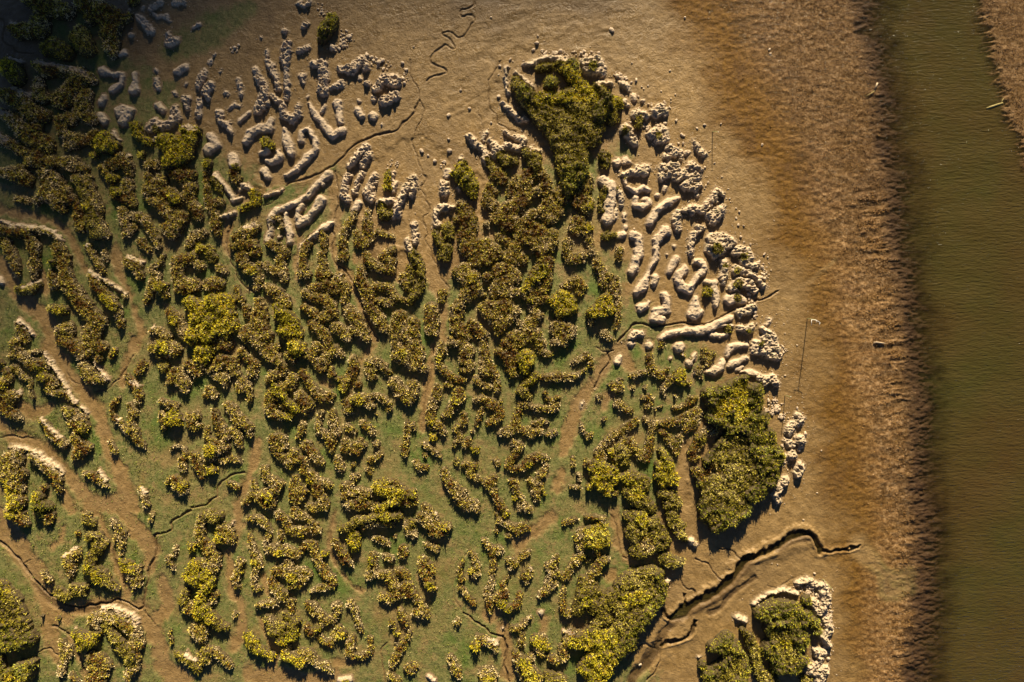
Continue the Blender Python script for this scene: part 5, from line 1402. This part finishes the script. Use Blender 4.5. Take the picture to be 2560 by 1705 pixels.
for px_, py_, tx, ty, h_, lb in POLES:
    X, Y = W(px_, py_); zb = float(ZT(np.array([px_]), np.array([py_]))[0]); ex, ey = aim(px_, py_, tx, ty, h_)
    r = bpy.data.objects.new('marker_pole', None); C.objects.link(r); r.location = (X, Y, zb)
    tube('shaft', [(0, 0, -.3, .05), ((ex - X) * .5, (ey - Y) * .5, h_ * .5, .045), (ex - X, ey - Y, h_, .035)], M_POLE, r, 10, .05)
    tube('cap', [(ex - X, ey - Y, h_ - .02, .045), (ex - X, ey - Y, h_ + .05, .042), (ex - X, ey - Y, h_ + .07, .02)], M_WHITE, r, 10)
    r['label'] = lb; r['category'] = 'pole'; r['group'] = 'marker poles along the mud edge'
px_, py_, h_ = 2019.5, 795.5, 4.1
X, Y = W(px_, py_); zb = float(ZT(np.array([px_]), np.array([py_]))[0]); ex, ey = aim(px_, py_, 2040, 800, h_)
r = bpy.data.objects.new('marker_pole', None); C.objects.link(r); r.location = (X, Y, zb)
dx, dy = ex - X, ey - Y
tube('shaft', [(0, 0, -.4, .055), (dx * .5, dy * .5, h_ * .5, .05), (dx, dy, h_, .04)], M_POLE, r, 10, .04)
fr = tube('topmark_frame', [(dx - .55, dy + .06, h_ - .05, .03), (dx, dy, h_ - .02, .03), (dx + .5, dy - .3, h_ - .02, .03)], M_WHITE, r, 8)
tube('frame_arm', [(dx - .5, dy + .06, h_ - .05, .028), (dx - .5, dy - .62, h_ - .1, .028)], M_WHITE, fr, 8)
tube('frame_arm', [(dx + .5, dy - .3, h_ - .02, .03), (dx + .42, dy - .6, h_ - .06, .03)], M_WHITE, fr, 8)
tube('frame_brace', [(dx, dy, h_ + .02, .022), (dx + .12, dy - .35, h_ - .02, .022)], M_WHITE, fr, 8)
r['label'] = 'tallest pole topped by a small white crossed frame, right of the crumbling bank'; r['category'] = 'pole'; r['group'] = 'marker poles along the mud edge'
def log(pts, mat, lb, cat, name, dz=.08):
    X, Y = W(pts[0][0], pts[0][1]); q = []
    for a_, b_, rr2 in pts:
        x_, y_ = W(a_, b_); zc = float(ZT(np.array([a_]), np.array([b_]))[0]) + dz + (rr2 if mat is M_WOOD else 0)
        if mat is M_SUNK: zc = WL + dz
        q.append((x_ - X, y_ - Y, zc, rr2))
    o = tube(name, q, mat, None, 10, .14); o.location = (X, Y, 0); o['label'] = lb; o['category'] = cat
log([(2184, 856, .05), (2192, 855.5, .09), (2202, 857, .09), (2212, 858.5, .06)], M_WOOD, 'pale driftwood log lying in shallows amid brown weed', 'log', 'driftwood_log')
log([(2468, 270, .10), (2480, 266, .16), (2495, 261, .15), (2509, 256, .10)], M_SUNK, 'mossy sunken log breaking the water near the far bank', 'log', 'sunken_log', -.02)
log([(2505, 257, .07), (2508, 250, .05), (2511, 245, .03)], M_SUNK, 'short mossy branch stub at end of the sunken log', 'branch', 'sunken_branch', 0)
log([(2196, 206, .12), (2193, 213, .11), (2189, 224, .06)], M_WOOD, 'pale forked stump in shallows at the weed edge', 'stump', 'sunken_stump', .0)
log([(2188, 226, .05), (2178, 233, .05), (2166, 240, .04)], M_SUNK, 'thin stick trailing from the pale stump underwater', 'stick', 'sunken_stick', -.02)
print('cover', len(px)); print('blades', nveg, 'things', len(records), 'clods', len(cl), 'crumbs', len(crumbs))
# ---------------------------------------------------------------- unseen clouds added towards the sun, only to shade the marsh's upper left
def shade_cloud(lobes, name, label):
    V_ = []; F_ = []; o_ = 0
    import bmesh
    bm = bmesh.new(); bmesh.ops.create_icosphere(bm, subdivisions=4, radius=1)
    b_ = np.array([v.co[:] for v in bm.verts]); f_ = np.array([[v.index for v in f.verts] for f in bm.faces]); bm.free()
    for k, (x, y, z_, rx, ry, rz) in enumerate(lobes):
        d = 1 + .13 * fbm(b_[:, 0] * 3 + k * 7, b_[:, 1] * 3 + b_[:, 2] * 2, 501, 4) + .06 * vnoise(b_[:, 2] * 6 + k, b_[:, 0] * 6, 505)
        V_.append(b_ * d[:, None] * np.array([rx, ry, rz]) + np.array([x, y, z_])); F_.append(f_ + o_); o_ += len(b_)
    s = NT('shade_cloud_white'); mt = s.done(s.pbr((.8, .8, .8), 1, 0))
    o = link(name, mesh_from(name, np.concatenate(V_), np.concatenate(F_)), mt); o['kind'] = 'structure'
CD = 2600.0
el = R(SUN_EL); az = R(SUN_AZ); sdir = (math.sin(az) * math.cos(el), math.cos(az) * math.cos(el), math.sin(el))
def cpos(gx_, gy_, up_=0): return (gx_ + sdir[0] * CD, gy_ + sdir[1] * CD, sdir[2] * CD + up_)
cl_ = []
for gx_, gy_, rx, rz in [(-100, 58, 62, 22), (-150, 40, 70, 26), (-250, 60, 100, 50), (-62, 92, 60, 26), (-10, 125, 60, 30), (60, 150, 70, 32), (150, 190, 80, 40), (-120, 160, 120, 50)]:
    x, y, z_ = cpos(gx_, gy_); cl_.append((x, y, z_, rx, rx * .8, rz))
shade_cloud(cl_, 'shade_cloud', '')
